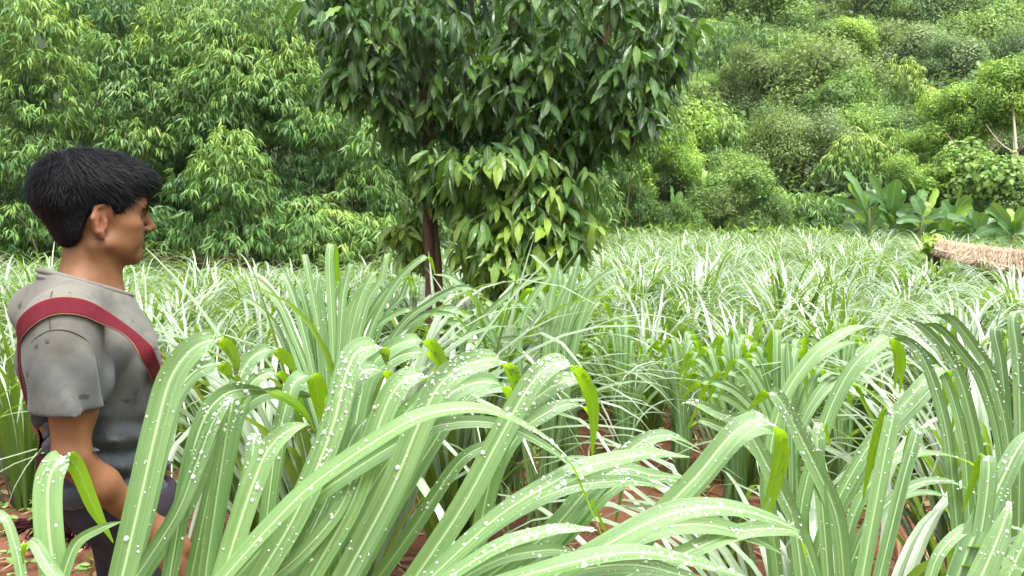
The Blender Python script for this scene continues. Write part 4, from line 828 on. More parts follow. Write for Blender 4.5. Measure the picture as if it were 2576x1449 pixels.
def build_bananas():
    rs = np.random.default_rng(41); q = lambda cx, cy: (1949.7 + cx * .26045, 377.4 + cy * .26045)
    stems = [((900, 900), (905, 560), 23.0, "tall banana plant with torn pale leaves at the left end of the row"), ((1110, 900), (1130, 560), 22.6, "banana plant with one broad upright leaf, second from the left in the row"),
             ((1380, 890), (1430, 640), 22.2, "banana plant with bright upright leaves in the middle of the row"), ((1700, 920), (1715, 680), 21.5, "banana plant with a large blue-green leaf above the thatch"),
             ((1930, 930), (1960, 760), 21.0, "low banana plant behind the thatch"), ((2290, 950), (2300, 720), 20.0, "banana plant with one bright folded leaf at the right edge")]
    lv = [((900, 650), (660, 210), 75, .45), ((900, 640), (560, 465), 55, .3), ((905, 580), (850, 400), 85, .9), ((895, 620), (700, 330), 60, .85), ((1115, 660), (1175, 280), 105, .3), ((950, 560), (1180, 310), 60, .4), ((1040, 500), (905, 240), 60, .35), ((1130, 600), (1062, 400), 60, .5),
          ((1130, 660), (1360, 560), 95, .25), ((1140, 700), (1350, 635), 55, .35), ((1390, 560), (1440, 385), 75, .6), ((1420, 680), (1440, 490), 100, .95), ((1470, 620), (1570, 375), 70, .95), ((1370, 430), (1290, 285), 55, .7), ((1450, 690), (1735, 570), 70, .3),
          ((1715, 700), (1890, 450), 120, .2), ((1700, 720), (1905, 548), 75, .95), ((1750, 600), (1790, 360), 50, .4), ((1880, 880), (1765, 710), 60, .9), ((2290, 800), (2250, 568), 65, 1.), ((2230, 780), (2060, 605), 70, .35), ((2320, 740), (2410, 560), 80, .3),
          ((1110, 760), (1310, 745), 50, .5), ((910, 800), (1070, 790), 60, .15), ((890, 700), (770, 630), 60, .8), ((880, 790), (655, 750), 60, .35), ((1650, 820), (1860, 790), 75, .15), ((1960, 870), (2120, 770), 70, .25), ((1970, 800), (2030, 600), 80, .2), ((1930, 800), (1830, 680), 60, .25),
          ((1400, 760), (1250, 700), 70, .2), ((1430, 720), (1560, 700), 70, .2), ((1720, 800), (1580, 720), 70, .8), ((2300, 850), (2150, 700), 70, .3), ((2310, 860), (2440, 740), 80, .2), ((1110, 640), (1000, 560), 60, .15), ((1120, 700), (1010, 640), 60, .1), ((2280, 880), (2130, 860), 60, .2), ((905, 560), (980, 380), 60, .25)]
    def plant(lab, base, top, d, leaves, group):
        b3 = at(*base, d); g = H(b3[0], b3[1]); t = thing("banana_plant", lab, "banana plant", (b3[0], b3[1], g), group); inv = Matrix.Translation(-Vector(t.location))
        P = catmull([(b3[0], b3[1], g - .1), (b3[0] + .03, b3[1], .6 * g + .4 * at(*top, d)[2]), at(*top, d)], 8); V, F, uv = tube(P, np.linspace(.10, .045, 8), 9)
        o = link("stem", mesh("banana_stem", V, F, M['pseudostem'], uv), t); o.matrix_parent_inverse = inv
        ex = []
        for _ in range(7 if d < 26 else 2):
            fx, fy = top[0], top[1] + (base[1] - top[1]) * rs.uniform(0, .7); L = 170 / d * 22 * rs.uniform(.13, .3); an = rs.normal(1.57, .8); ex.append(((fx, fy), (fx + L * 2.0 * math.cos(an), fy - L * 1.6 * math.sin(an) + 8), rs.uniform(15, 24) * 22 / d, rs.uniform(.02, .35)))
        for (a, c, w, ti) in ex + leaves:
            dd = rs.uniform(-.55, .35); o = link("leaf", banana_leaf(rs, at(*a, d + dd * .2), at(*c, d + dd), w * 1.3 / FPX * d, ti, int(rs.integers(1e6))), t); o.matrix_parent_inverse = inv
    for i, (b0, b1, d, lab) in enumerate(stems):
        mine = [(q(*a), q(*c), w * .26, ti) for (a, c, w, ti) in lv if min(range(6), key=lambda k: (stems[k][1][0] - a[0]) ** 2 + ((stems[k][1][1] - a[1]) * .4) ** 2) == i]
        plant(lab, q(*b0), q(*b1), d, mine, "banana plants in front of the hill")
    # smaller ones farther left and one high on the hill
    plant("short banana plants' left one with two upright leaves at the field edge", (1692, 590), (1694, 540), 28.5, [((1692, 545), (1688, 468), 17, .55), ((1696, 550), (1712, 482), 16, .5), ((1694, 560), (1735, 505), 15, .2), ((1692, 560), (1660, 520), 14, .3), ((1700, 560), (1752, 535), 13, .2)], "short banana plants at the field edge")
    plant("banana plant with a pale and a bright leaf left of the spreading shrub", (1780, 560), (1782, 490), 31, [((1782, 488), (1775, 430), 20, .95), ((1784, 480), (1790, 418), 18, .3), ((1786, 490), (1812, 440), 18, .3), ((1780, 490), (1768, 425), 12, .4)], "short banana plants at the field edge")
    plant("small banana plant high on the hill near the right edge", (2478, 260), (2478, 200), 47, [((2478, 195), (2458, 155), 10, .8), ((2480, 195), (2500, 160), 10, .7), ((2478, 200), (2442, 180), 10, .4), ((2480, 200), (2518, 185), 10, .4), ((2480, 198), (2480, 148), 9, .9), ((2482, 205), (2525, 215), 9, .3)], "short banana plants at the field edge")
build_bananas()

# ------------------------------------------------------------------ thatched shelter, vine, litter
def build_thatch():
    rs = np.random.default_rng(51)
    r0, r1 = at(2362, 604, 14.2), at(2576, 632, 11.2); r2 = r1 + (r1 - r0) * .9
    e0, e1 = at(2352, 634, 13.6), at(2576, 690, 10.3); e2 = e1 + (e1 - e0) * .9
    bk = np.array([1.15, .45, -.42])
    t = thing("thatched_shelter", "low shelter with a brown straw thatch roof at the right edge of the field", "shelter", ((r0[0] + r1[0]) / 2, (r0[1] + r1[1]) / 2, H(7.2, 12)))
    inv = Matrix.Translation(-Vector(t.location))
    g = NT("straw"); ti = g.n("Attribute", attribute_name="tint").outputs["Fac"]
    c = g.ramp(ti, [(0, (0.15, 0.100, 0.068)), (0.5, (0.37, 0.275, 0.185)), (1, (0.52, 0.42, 0.29))]); M['straw'] = g.done(g.bsdf(c, .75, .25).outputs[0])
    for (a, b_, lab) in ((0, 1, 'front'), (1, 0, 'back')):
        bag = Bag(); n = 11000
        u = rs.random(n); v = rs.random(n) ** .9
        ridge = r0 + (r2 - r0) * u[:, None]; eave = (e0 + (e2 - e0) * u[:, None]) if a == 0 else ridge + bk
        Dn = norm(eave - ridge); nrm = norm(np.cross(r2 - r0, Dn)); nrm = np.where(nrm[:, 2:] < 0, -nrm, nrm)
        P = ridge + (eave - ridge) * v[:, None] * .92 + nrm * rs.uniform(0, .045, n)[:, None]
        D = norm(Dn + rs.normal(0, .06, (n, 3)) + nrm * rs.uniform(-.05, .10, n)[:, None] + norm(r2 - r0) * (.25 * np.sin(u * 23) + .5 * (u > .45) * (u < .62))[:, None])
        bag.add(*scatter(diamond(.022, .03), P, D, rs.uniform(.16, .42, n), rs.normal(.5, .17, n), rs, 1.0))
        # the solid thatch under the loose straw
        k = 24; uu = np.linspace(0, 1, k)[:, None]; R_ = r0 + (r2 - r0) * uu; E_ = (e0 + (e2 - e0) * uu) if a == 0 else R_ + bk
        V = np.concatenate([R_, E_, E_ - [0, 0, .07], R_ - [0, 0, .09]]); i = np.arange(k - 1)
        F = np.concatenate([np.stack([i + m * k, i + 1 + m * k, i + 1 + ((m + 1) % 4) * k, i + ((m + 1) % 4) * k], 1) for m in range(4)])
        bag.add(V, F, None, .25)
        o = link("thatch", bag.mesh("thatch", M['straw'], False), t); o.matrix_parent_inverse = inv
    V, F, uv = tube(np.array([e0 + [-.03, -.05, .05], e0 * .5 + e1 * .5 + [-.02, -.05, .035], e1 + [0, -.05, .03], e2 + [0, -.05, .05]]), [.017, .018, .018, .018], 7)
    o = link("pole", mesh("pole", V, F, M['pale_bark'], uv), t); o.matrix_parent_inverse = inv
    for p in (e0, e1, e2, r0 + bk, r2 + bk, r0 + np.array([0, 0, -.05])):
        gz = H(p[0], p[1]); V, F, uv = tube(np.array([[p[0], p[1], gz - .1], [p[0], p[1], (gz + p[2]) / 2], [p[0], p[1], p[2]]]), .03, 7)
        o = link("post", mesh("post", V, F, M['bark'], uv), t); o.matrix_parent_inverse = inv
    # bright young climber at the corner of the roof
    v = thing("young_vine", "bright yellow-green young vine beside the thatch's left corner", "vine", tuple(at(2335, 640, 14.4))); vi = Matrix.Translation(-Vector(v.location))
    tips = [(2352, 578), (2340, 600), (2365, 590), (2330, 612), (2318, 620), (2350, 615), (2372, 605), (2322, 600)]
    for k, (x, y) in enumerate(tips):
        P = catmull([at(2335, 660, 14.4), at((2335 + x) / 2 + 4, (650 + y) / 2, 14.3), at(x, y, 14.2)], 8); V, F, uv = tube(P, np.linspace(.008, .003, 8), 5)
        o = link("stem", mesh("vine_stem", V, F, M['weed'], uv, np.full(len(V), .8)), v); o.matrix_parent_inverse = vi
        for j in range(7):
            p = P[2 + j % 6] + rs.normal(0, .03, 3); d = norm(np.array([rs.normal(), rs.normal() - .6, rs.uniform(-.5, .3)]))[None]
            VV, FF, U, T_ = scatter(leaf_template(4, .85, .5, .1), p[None], d, np.array([rs.uniform(.12, .21)]), np.array([1.0]), rs, .4)
            o = link("leaf", mesh("vine_leaf", VV, FF, M['w_lime'], U, T_), v); o.matrix_parent_inverse = vi
build_thatch()

def build_litter():
    rs = np.random.default_rng(61); b = Bag(); n = 5200
    y = 1.2 + 7.5 * rs.random(n); x = rs.uniform(-.75, .75, n) * (y + .6)
    P = np.stack([x, y, height(x, y) + rs.uniform(.004, .03, n)], 1); a = rs.uniform(0, 6.28, n); D = np.stack([np.cos(a), np.sin(a), rs.normal(0, .12, n)], 1)
    b.add(*scatter(leaf_template(4, .07, .4, .2), P, D, rs.uniform(.06, .34, n), rs.normal(.5, .3, n), rs, 1.2))
    link("leaf_litter", b.mesh("leaf_litter", M['dry']), kind="stuff", label="dry brown leaves and straw lying on the soil", cat="litter")
    b = Bag(); cs = [(2.35, 5.1, .9, 260), (2.7, 6.0, .8, 200), (1.9, 6.1, .6, 120), (-2.3, 4.2, .5, 60), (.1, 5.3, .5, 40), (-2.0, 3.6, .4, 30), (1.75, 4.2, .4, 30)]
    for cx, cy, r, n in cs:
        x = rs.normal(cx, r * .5, n); y = rs.normal(cy, r * .5, n)
        for k in range(5):
            P = np.stack([x, y, height(x, y) + rs.uniform(.02, .10, n)], 1); a = rs.uniform(0, 6.28, n); D = np.stack([np.cos(a), np.sin(a), rs.uniform(-.1, .5, n)], 1)
            b.add(*scatter(leaf_template(3, .6, .4, .1), P, D, rs.uniform(.03, .07, n), rs.normal(.6, .25, n), rs, .4))
    link("ground_weeds", b.mesh("ground_weeds", M['weed']), kind="stuff", label="small broad-leaved weeds sprouting from the bare soil", cat="weeds")
    b = Bag(); n = 2600; y = 1.5 + 6 * rs.random(n); x = rs.uniform(-.75, .75, n) * (y + .5); R = rs.lognormal(math.log(.009), .5, n)
    for i in range(n):
        q = sphere_pts(rs, 6) ; V = np.array([[1, 0, 0], [-1, 0, 0], [0, 1, 0], [0, -1, 0], [0, 0, .8], [0, 0, -.8]]) * rs.uniform(.6, 1.2, (6, 3)) * R[i] + np.array([x[i], y[i], H(x[i], y[i])])
        b.add(V, np.array([[0, 2, 4], [2, 1, 4], [1, 3, 4], [3, 0, 4], [2, 0, 5], [1, 2, 5], [3, 1, 5], [0, 3, 5]]))
    g = NT("clod"); M['clod'] = g.done(g.bsdf(g.ramp(g.noise(3, 3, g.gen()), [(.3, (.11, .045, .027)), (.7, (.24, .13, .085))]), .9, .15).outputs[0])
    link("soil_clods", b.mesh("soil_clods", M['clod'], False), kind="stuff", label="small clods and stones on the red soil", cat="clods")
build_litter()
# ------------------------------------------------------------------ the man: surfaces drawn from smooth distance fields
PA = math.radians(40.4); PO = np.array([-.890, 1.72, 0.0])            # facing, foot point
PR = np.array([[math.cos(PA), -math.sin(PA), 0], [math.sin(PA), math.cos(PA), 0], [0, 0, 1.0]])
w2b = lambda w: (np.asarray(w) - PO) @ PR
def _ax(segs):
    out = []
    for a, b, st in segs: out += list(np.arange(a, b - st * .3, st))
    return np.array(out + [segs[-1][1]], np.float32)
def d_cap(p, a, b, r1, r2):
    a, b = np.asarray(a, float), np.asarray(b, float); ba = b - a; L = float(ba @ ba)
    q = [p[i] - a[i] for i in range(3)]; h = np.clip((q[0] * ba[0] + q[1] * ba[1] + q[2] * ba[2]) / L, 0, 1)
    return np.sqrt((q[0] - h * ba[0]) ** 2 + (q[1] - h * ba[1]) ** 2 + (q[2] - h * ba[2]) ** 2) - (r1 + (r2 - r1) * h)
def d_ell(p, c, r):
    q = [(p[i] - c[i]) / r[i] for i in range(3)]; k0 = np.sqrt(q[0] ** 2 + q[1] ** 2 + q[2] ** 2) + 1e-6
    k1 = np.sqrt((q[0] / r[0]) ** 2 + (q[1] / r[1]) ** 2 + (q[2] / r[2]) ** 2) + 1e-6
    return k0 * (k0 - 1) / k1
def smin(a, b, k):
    h = np.clip(.5 + .5 * (b - a) / k, 0, 1); return b + (a - b) * h - k * h * (1 - h)
def box_of(s):
    if s[0] == 'c': a, b, r = np.array(s[1]), np.array(s[2]), max(s[3], s[4]); return np.minimum(a, b) - r, np.maximum(a, b) + r
    return np.array(s[1]) - np.array(s[2]), np.array(s[1]) + np.array(s[2])
def d_one(p, s): return d_cap(p, *s[1:5]) if s[0] == 'c' else d_ell(p, s[1], s[2])
def field(shapes, xs, ys, zs, off=0.0):
    F = np.full((len(xs), len(ys), len(zs)), .5, np.float32); A = (xs, ys, zs)
    for s in shapes:
        k = s[-2]; sg = s[-1]; lo, hi = box_of(s); m = .05 + k + abs(off); sl = []
        for i in range(3):
            a, b = np.searchsorted(A[i], lo[i] - m), np.searchsorted(A[i], hi[i] + m); sl.append(slice(max(a, 0), max(b, 1)))
        p = (xs[sl[0]][:, None, None], ys[sl[1]][None, :, None], zs[sl[2]][None, None]); d = (d_one(p, s) - (off if sg > 0 else 0)).astype(np.float32); sl = tuple(sl)
        F[sl] = smin(F[sl], d, k) if sg > 0 else -smin(-F[sl], d, k)
    return F
def points(shapes, P, off=0.0):
    P = np.atleast_2d(P); p = (P[:, 0], P[:, 1], P[:, 2]); f = np.full(len(P), .5)
    for s in shapes:
        d = d_one(p, s) - (off if s[-1] > 0 else 0); f = smin(f, d, s[-2]) if s[-1] > 0 else -smin(-f, d, s[-2])
    return f
def nets(F, xs, ys, zs):
    "surface nets on a rectilinear grid"
    s = F < 0; nx, ny, nz = F.shape; cnt = np.zeros((nx - 1, ny - 1, nz - 1), np.uint8)
    for a in (0, 1):
        for b in (0, 1):
            for c in (0, 1): cnt += s[a:nx - 1 + a, b:ny - 1 + b, c:nz - 1 + c]
    act = (cnt > 0) & (cnt < 8); I = np.argwhere(act); idx = np.full(act.shape, -1, np.int64); idx[act] = np.arange(len(I))
    acc = np.zeros((len(I), 3)); w = np.zeros(len(I)); A = (xs, ys, zs)
    for ax in range(3):
        o1, o2 = [q for q in range(3) if q != ax]
        for u in (0, 1):
            for v in (0, 1):
                c0 = I.copy(); c0[:, o1] += u; c0[:, o2] += v; c1 = c0.copy(); c1[:, ax] += 1
                f0, f1 = F[tuple(c0.T)], F[tuple(c1.T)]; m = (f0 < 0) != (f1 < 0); t = np.where(m, f0 / np.where(m, f0 - f1, 1), 0)
                p = np.stack([A[i][c0[:, i]].astype(float) for i in range(3)], 1); p[:, ax] += t * (A[ax][c1[:, ax]] - A[ax][c0[:, ax]])
                acc[m] += p[m]; w[m] += 1
    V = acc / w[:, None]; Q = []
    for ax in range(3):
        o1, o2 = [(1, 2), (2, 0), (0, 1)][ax]
        a = [slice(None)] * 3; b = [slice(None)] * 3; a[ax] = slice(0, -1); b[ax] = slice(1, None)
        s0, s1 = s[tuple(a)], s[tuple(b)]; E = np.argwhere(s0 != s1); ok = np.ones(len(E), bool)
        for o in (o1, o2): ok &= (E[:, o] > 0) & (E[:, o] < F.shape[o] - 1)
        E = E[ok]; fl = s0[tuple(E.T)]
        q = []
        for u, v in ((-1, -1), (0, -1), (0, 0), (-1, 0)):
            c = E.copy(); c[:, o1] += u; c[:, o2] += v; q.append(idx[tuple(c.T)])
        q = np.stack(q, 1); q[~fl] = q[~fl][:, ::-1]; Q.append(q)
    return V, np.concatenate(Q)
def relax(V, Q, it=2, lam=.5):
    e = np.concatenate([Q[:, [0, 1]], Q[:, [1, 2]], Q[:, [2, 3]], Q[:, [3, 0]]]); n = len(V)
    for _ in range(it):
        a = np.zeros((n, 3)); c = np.zeros(n)
        for k in range(3): a[:, k] = np.bincount(e[:, 0], V[e[:, 1], k], n)
        c = np.bincount(e[:, 0], minlength=n)[:, None]; V = V + lam * (a / np.maximum(c, 1) - V)
    return V

def sym(s):
    def f(v): return (v[0], -v[1], v[2])
    return s if s[0] == 'x' else (('c', f(s[1]), f(s[2]), *s[3:]) if s[0] == 'c' else ('e', f(s[1]), s[2], *s[3:]))
HZ = 1.52
def hd(shapes):
    "lift head-frame shapes to the body frame"
    up = lambda v: (v[0], v[1], v[2] + HZ)
    return [('c', up(s[1]), up(s[2]), *s[3:]) if s[0] == 'c' else ('e', up(s[1]), *s[2:]) for s in shapes]
def both(l): return [q for s in l for q in (s, sym(s))]
HEAD = [('e', (.000, 0, .045), (.103, .075, .086), .02, 1), ('e', (.050, 0, .030), (.058, .064, .060), .02, 1), ('e', (.052, 0, -.025), (.052, .056, .060), .02, 1)] + \
  both([('c', (.012, -.056, -.045), (.070, -.022, -.074), .016, .014, .03, 1), ('e', (.066, -.050, -.004), (.024, .018, .016), .02, 1), ('c', (.092, -.040, .031), (.100, -.010, .032), .011, .011, .012, 1),
        ('e', (.060, -.042, -.030), (.030, .018, .028), .02, 1)]) + \
  [('e', (.078, 0, -.068), (.021, .024, .019), .018, 1), ('e', (.087, 0, -.038), (.020, .030, .018), .012, 1), ('c', (.099, 0, .020), (.1160, 0, -.0095), .0088, .0100, .009, 1)] + \
  both([('e', (.1035, -.0125, -.0145), (.010, .0075, .0075), .005, 1), ('c', (.1065, -.002, -.0385), (.098, -.022, -.045), .0062, .003, .004, 1), ('c', (.1050, -.002, -.0525), (.097, -.019, -.049), .0068, .003, .004, 1)]) + \
  both([('e', (.103, -.034, .012), (.016, .018, .011), .012, -1), ('c', (.105, -.003, -.0455), (.097, -.023, -.0475), .0018, .0012, .002, -1), ('e', (.084, -.033, .012), (.0125, .015, .0118), .004, 1),
        ('c', (.094, -.046, .0165), (.0985, -.024, .0175), .0035, .0035, .004, 1)])
def _shift(s, dx):
    f = lambda v: (v[0] + dx, v[1], v[2]); return ('c', f(s[1]), f(s[2]), *s[3:]) if s[0] == 'c' else ('e', f(s[1]), *s[2:])
_nose = lambda s: (s[0] == 'c' and s[1] == (.099, 0, .020)) or (s[0] == 'e' and s[2] == (.010, .0075, .0075))
HEAD = [s if s[1][0] < .04 else _shift(s, -.001 if _nose(s) else -.011) for s in HEAD]
EAR = both([('c', (-.008, -.080, .030), (.012, -.076, .034), .0050, .0045, .004, 1), ('c', (-.008, -.080, .030), (-.017, -.084, .008), .0050, .0050, .004, 1), ('c', (-.017, -.084, .008), (-.004, -.080, -.020), .0050, .0055, .005, 1),
  ('c', (-.004, -.080, -.020), (.006, -.074, -.031), .0065, .0060, .006, 1), ('c', (.012, -.076, .034), (.018, -.071, .018), .0042, .004, .004, 1), ('e', (.000, -.071, .002), (.020, .0075, .034), .006, 1),
  ('c', (-.004, -.081, .016), (-.006, -.082, -.006), .0040, .0035, .004, 1), ('e', (.006, -.081, -.004), (.0085, .008, .014), .004, -1), ('c', (.016, -.074, .002), (.015, -.074, -.012), .0045, .004, .004, 1)])
NECK = [('c', (-.010, 0, 1.47), (-.024, 0, 1.35), .050, .056, .025, 1), ('c', (.010, -.010, 1.435), (.022, -.010, 1.37), .028, .026, .025, 1), ('c', (.010, .010, 1.435), (.022, .010, 1.37), .028, .026, .025, 1)] + \
  both([('c', (-.012, -.050, 1.47), (.024, -.018, 1.365), .010, .010, .02, 1), ('c', (-.045, -.03, 1.378), (-.095, -.135, 1.333), .036, .038, .035, 1)])
TORSO = [('e', (-.018, 0, 1.225), (.110, .148, .150), .05, 1), ('e', (-.004, 0, 1.06), (.094, .128, .15), .06, 1), ('e', (.018, 0, .93), (.095, .142, .11), .06, 1)] + \
  [('e', (-.098, -.150, 1.315), (.052, .056, .050), .05, 1), ('e', (-.060, .140, 1.31), (.052, .056, .050), .05, 1)] + both([ ('e', (.030, -.060, 1.245), (.058, .075, .06), .04, 1), ('e', (-.078, -.070, 1.25), (.045, .065, .09), .04, 1)])
RARM = [('c', (-.096, -.170, 1.30), (-.100, -.198, 1.075), .040, .033, .03, 1), ('e', (-.084, -.186, 1.19), (.039, .036, .070), .03, 1), ('c', (-.100, -.198, 1.07), (-.048, -.184, 1.005), .031, .032, .02, 1), ('c', (-.048, -.184, 1.005), (.048, -.150, .885), .032, .022, .02, 1)]
def hand(base, d, side, n, curl):
    "palm and five fingers: d = pointing, side = towards the thumb, n = back of the hand"
    base, d, side, n = map(lambda v: np.array(v, float), (base, d, side, n)); out = [('c', tuple(base), tuple(base + d * .085 + side * .018), .021, .017, .015, 1), ('c', tuple(base), tuple(base + d * .080 - side * .024), .020, .015, .015, 1)]
    for k, (o, L) in enumerate(((.030, .072), (.010, .080), (-.010, .075), (-.029, .058))):
        p = base + d * .088 + side * o; dd = d
        for j, f in enumerate((.46, .30, .24)):
            ang = curl * (.5 + .5 * j); dd = norm(d * math.cos(ang) - n * math.sin(ang)); q = p + dd * L * f; out.append(('c', tuple(p), tuple(q), .0088 - j * .0008, .0082 - j * .001, .003, 1)); p = q
    p = base + d * .028 + side * .026; q = p + norm(side * .75 + d * .7) * .040; r = q + norm(d * .85 + side * .25 - n * .5) * .032
    return out + [('c', tuple(p), tuple(q), .013, .0105, .012, 1), ('c', tuple(q), tuple(r), .0100, .0080, .003, 1)]
RARM += hand((.056, -.148, .872), norm([.62, .12, -.77]), norm([.55, .6, .55]), norm([.3, -.8, .2]), .8)
LARM = [('c', (-.060, .155, 1.30), (-.050, .215, 1.06), .049, .040, .04, 1), ('c', (-.050, .215, 1.06), (.085, .105, 1.125), .041, .027, .03, 1)] + hand((.096, .094, 1.132), norm([.33, -.72, .50]), norm([.1, .5, .85]), norm([.85, .45, -.1]), 1.1)
LEGS = both([('c', (.056, -.075, .90), (.100, -.085, .48), .068, .052, .05, 1), ('c', (.100, -.085, .48), (.080, -.088, .08), .054, .036, .03, 1), ('c', (.070, -.088, .045), (.220, -.105, .030), .040, .028, .02, 1)])
def _nar(s): f = lambda v: (v[0] * .78 - .009, v[1], v[2]); return ('c', f(s[1]), f(s[2]), *s[3:]) if s[0] == 'c' else ('e', f(s[1]), (s[2][0] * .78, s[2][1], s[2][2]), *s[3:])
EAR = [_nar(s) for s in EAR]
SLIM = [(s[0], s[1], tuple(v - .014 for v in s[2]), *s[3:]) for s in TORSO]
BODY = hd(HEAD) + hd(EAR) + NECK + SLIM + RARM + LARM + LEGS

def build_person():
    rs = np.random.default_rng(71)
    root = thing("person", "man in a grey T-shirt standing in the field and looking to the right", "person", tuple(PO), rz=PA)
    # skin
    g = NT("skin"); p = g.obj(); n1 = g.noise(9, 4, p, .6); n2 = g.noise(240, 2, p)
    c = g.ramp(g.math('ADD', g.math('MULTIPLY', n1, .65), g.math('MULTIPLY', g.noise(34, 4, p, .65), .35)), [(.3, (.105, .047, .020)), (.55, (.160, .073, .032)), (.75, (.205, .100, .047))])
    sz = g.n("SeparateXYZ"); g.set(sz.inputs[0], p)
    stub = g.noise(420, 1, p)          # shaved stubble round the mouth and jaw
    near = lambda cx, cy, cz, r: g.n("MapRange", interpolation_type='SMOOTHSTEP', i_0=g.n("VectorMath", operation='DISTANCE', i_0=p, i_1=(cx, cy, cz)).outputs["Value"], i_1=r, i_2=r * .35).outputs[0]
    m = g.math('MAXIMUM', near(.092, 0, HZ - .068, .045), near(.104, 0, HZ - .032, .026))
    c = g.mix(g.math('MULTIPLY', m, .55), c, (.022, .012, .009))
    lips = near(.104, 0, HZ - .046, .020); c = g.mix(g.math('MULTIPLY', lips, .4), c, (.11, .036, .026))
    ear = g.math('MAXIMUM', near(0, -.08, HZ, .05), near(0, .08, HZ, .05)); c = g.mix(g.math('MULTIPLY', ear, .35), c, (.23, .085, .046))
    b = g.bsdf(c, g.math('ADD', .52, g.math('MULTIPLY', n1, .2)), .28, Normal=g.bump(n2, .12, .001)); b.inputs["Subsurface Weight"].default_value = .12
    b.inputs["Subsurface Radius"].default_value = (.012, .004, .002); b.inputs["Subsurface Scale"].default_value = .6
    skin = g.done(b.outputs[0])
    xs = _ax([(-.30, -.115, .007), (-.115, .135, .0027), (.135, .30, .007)]); ys = _ax([(-.33, -.230, .006), (-.230, -.100, .004), (-.100, .100, .0027), (.100, .34, .006)]); zs = _ax([(-.02, .78, .014), (.78, 1.38, .006), (1.38, 1.68, .0027)])
    V, Q = nets(field(BODY, xs, ys, zs), xs, ys, zs); V = relax(V, Q, 2, .4)
    link("body", mesh("person_body", V, Q, skin), root)
    # hair
    gh = NT("black_hair"); nh = gh.noise(60, 3, gh.obj()); bh = gh.bsdf(gh.mix(nh, (.002, .0022, .003), (.0042, .0048, .0065)), .62, .14)
    hairm = gh.done(bh.outputs[0])
    HAIR = hd([('e', (-.008, 0, .082), (.112, .094, .076), .02, 1), ('e', (-.002, 0, .046), (.104, .083, .088), .016, 1), ('e', (.062, 0, .094), (.060, .072, .036), .03, 1), ('e', (-.066, 0, .058), (.052, .072, .062), .02, 1), ('e', (-.036, 0, -.010), (.048, .060, .052), .02, 1)])
    hx = _ax([(-.17, .16, .003)]); hy = _ax([(-.12, .12, .003)]); hz = _ax([(HZ - .09, HZ + .19, .003)])
    F = field(HAIR, hx, hy, hz)
    zl = np.interp(hx, [-.17, -.050, -.040, -.028, -.010, .012, .022, .036, .044, .074, .094, .16], [-.058, -.058, -.040, .012, .036, .040, .016, .012, .022, .055, .068, .066]).astype(np.float32) + HZ - .006
    cut = (zl[:, None, None] - hz[None, None, :]) * .75
    F = -smin(-F, np.broadcast_to(-cut, F.shape), .020)
    Vh, Qh = nets(F, hx, hy, hz); Vh = relax(Vh, Qh, 2, .5)
    ho = link("hair", mesh("hair", Vh, Qh, hairm), root)
    # strands over it
    tri = Vh[Qh]; cen = tri.mean(1); nn = norm(np.cross(tri[:, 2] - tri[:, 0], tri[:, 3] - tri[:, 1])); sel = rs.integers(0, len(cen), 15000)
    P = cen[sel] + rs.normal(0, .0015, (len(sel), 3)); N = nn[sel]; crown = np.array([-.055, 0, HZ + .15]); fl = P - crown; fl[:, 2] -= .03
    low = sstep(.06, .02, P[:, 2] - HZ); fl = norm(fl) + np.array([.35, 0, 0]) * (1 - low)[:, None] * (P[:, 0:1] > -.06) + np.array([-.1, 0, -1.2]) * low[:, None]
    T = norm(fl - (fl * N).sum(1, keepdims=True) * N + rs.normal(0, .22, fl.shape)); L = rs.uniform(.012, .030, len(P)) * (1 - .55 * low)
    lift = rs.uniform(.02, .26, len(P)) * sstep(.0, .05, np.linalg.norm(P - (crown + np.array([0, 0, .01])), axis=1)) * (1 - .4 * low); side = norm(np.cross(T, N)); w = .0006
    A = P - N * .002; B = P + T * (L * .55)[:, None] + N * (L * lift)[:, None]; C = P + T * L[:, None] + N * (L * (lift * 1.3 - .12))[:, None]
    VV = np.stack([A - side * w, A + side * w, B - side * w * .9, B + side * w * .9, C], 1).reshape(-1, 3); k = np.arange(len(P))[:, None] * 5
    FFq = k + np.array([[0, 1, 3, 2]]); FFt = k + np.array([[2, 3, 4]])
    so_ = link("hair_strands", mesh("hair_strands", VV, [FFq, FFt], hairm), ho, kind="stuff")
    def tuft(name, pts, L, n, dirn, jit=.003, w=.0005):
        pts = np.array(pts); q = catmull(pts, 30)[rs.integers(0, 30, n)] + rs.normal(0, jit, (n, 3)); q[:, 2] += 0
        q = q + np.array([-.010, 0, HZ]); f = points(BODY[:60], q); e = 1e-3
        G = norm(np.stack([points(BODY[:60], q + np.eye(3)[i] * e) - points(BODY[:60], q - np.eye(3)[i] * e) for i in range(3)], 1)); q = q - G * f[:, None]
        t = norm(np.array(dirn) + rs.normal(0, .3, (n, 3))); t = norm(t - .7 * (t * G).sum(1, keepdims=True) * G); s = norm(np.cross(t, G)); l = L * rs.uniform(.5, 1.1, n)
        V3 = np.stack([q - s * w, q + s * w, q + t * l[:, None] + G * (l * .25)[:, None]], 1).reshape(-1, 3); link(name, mesh(name, V3, (np.arange(n)[:, None] * 3 + np.arange(3)[None]), hairm), root)
    for sd in (-1, 1):
        tuft("eyebrow", [(.108, sd * .012, .029), (.104, sd * .030, .034), (.092, sd * .047, .028)], .011, 420, (-.5, sd * .7, .1), .0028, .0009)
        tuft("eyelash", [(.098, sd * .022, .0165), (.096, sd * .034, .018), (.086, sd * .047, .013)], .006, 120, (.6, sd * .5, -.3), .0010, .0006)
    tuft("moustache", [(.112, -.026, -.040), (.116, -.010, -.031), (.117, 0, -.030), (.116, .010, -.031), (.112, .026, -.040)], .009, 240, (.25, 0, -1), .004, .0004)
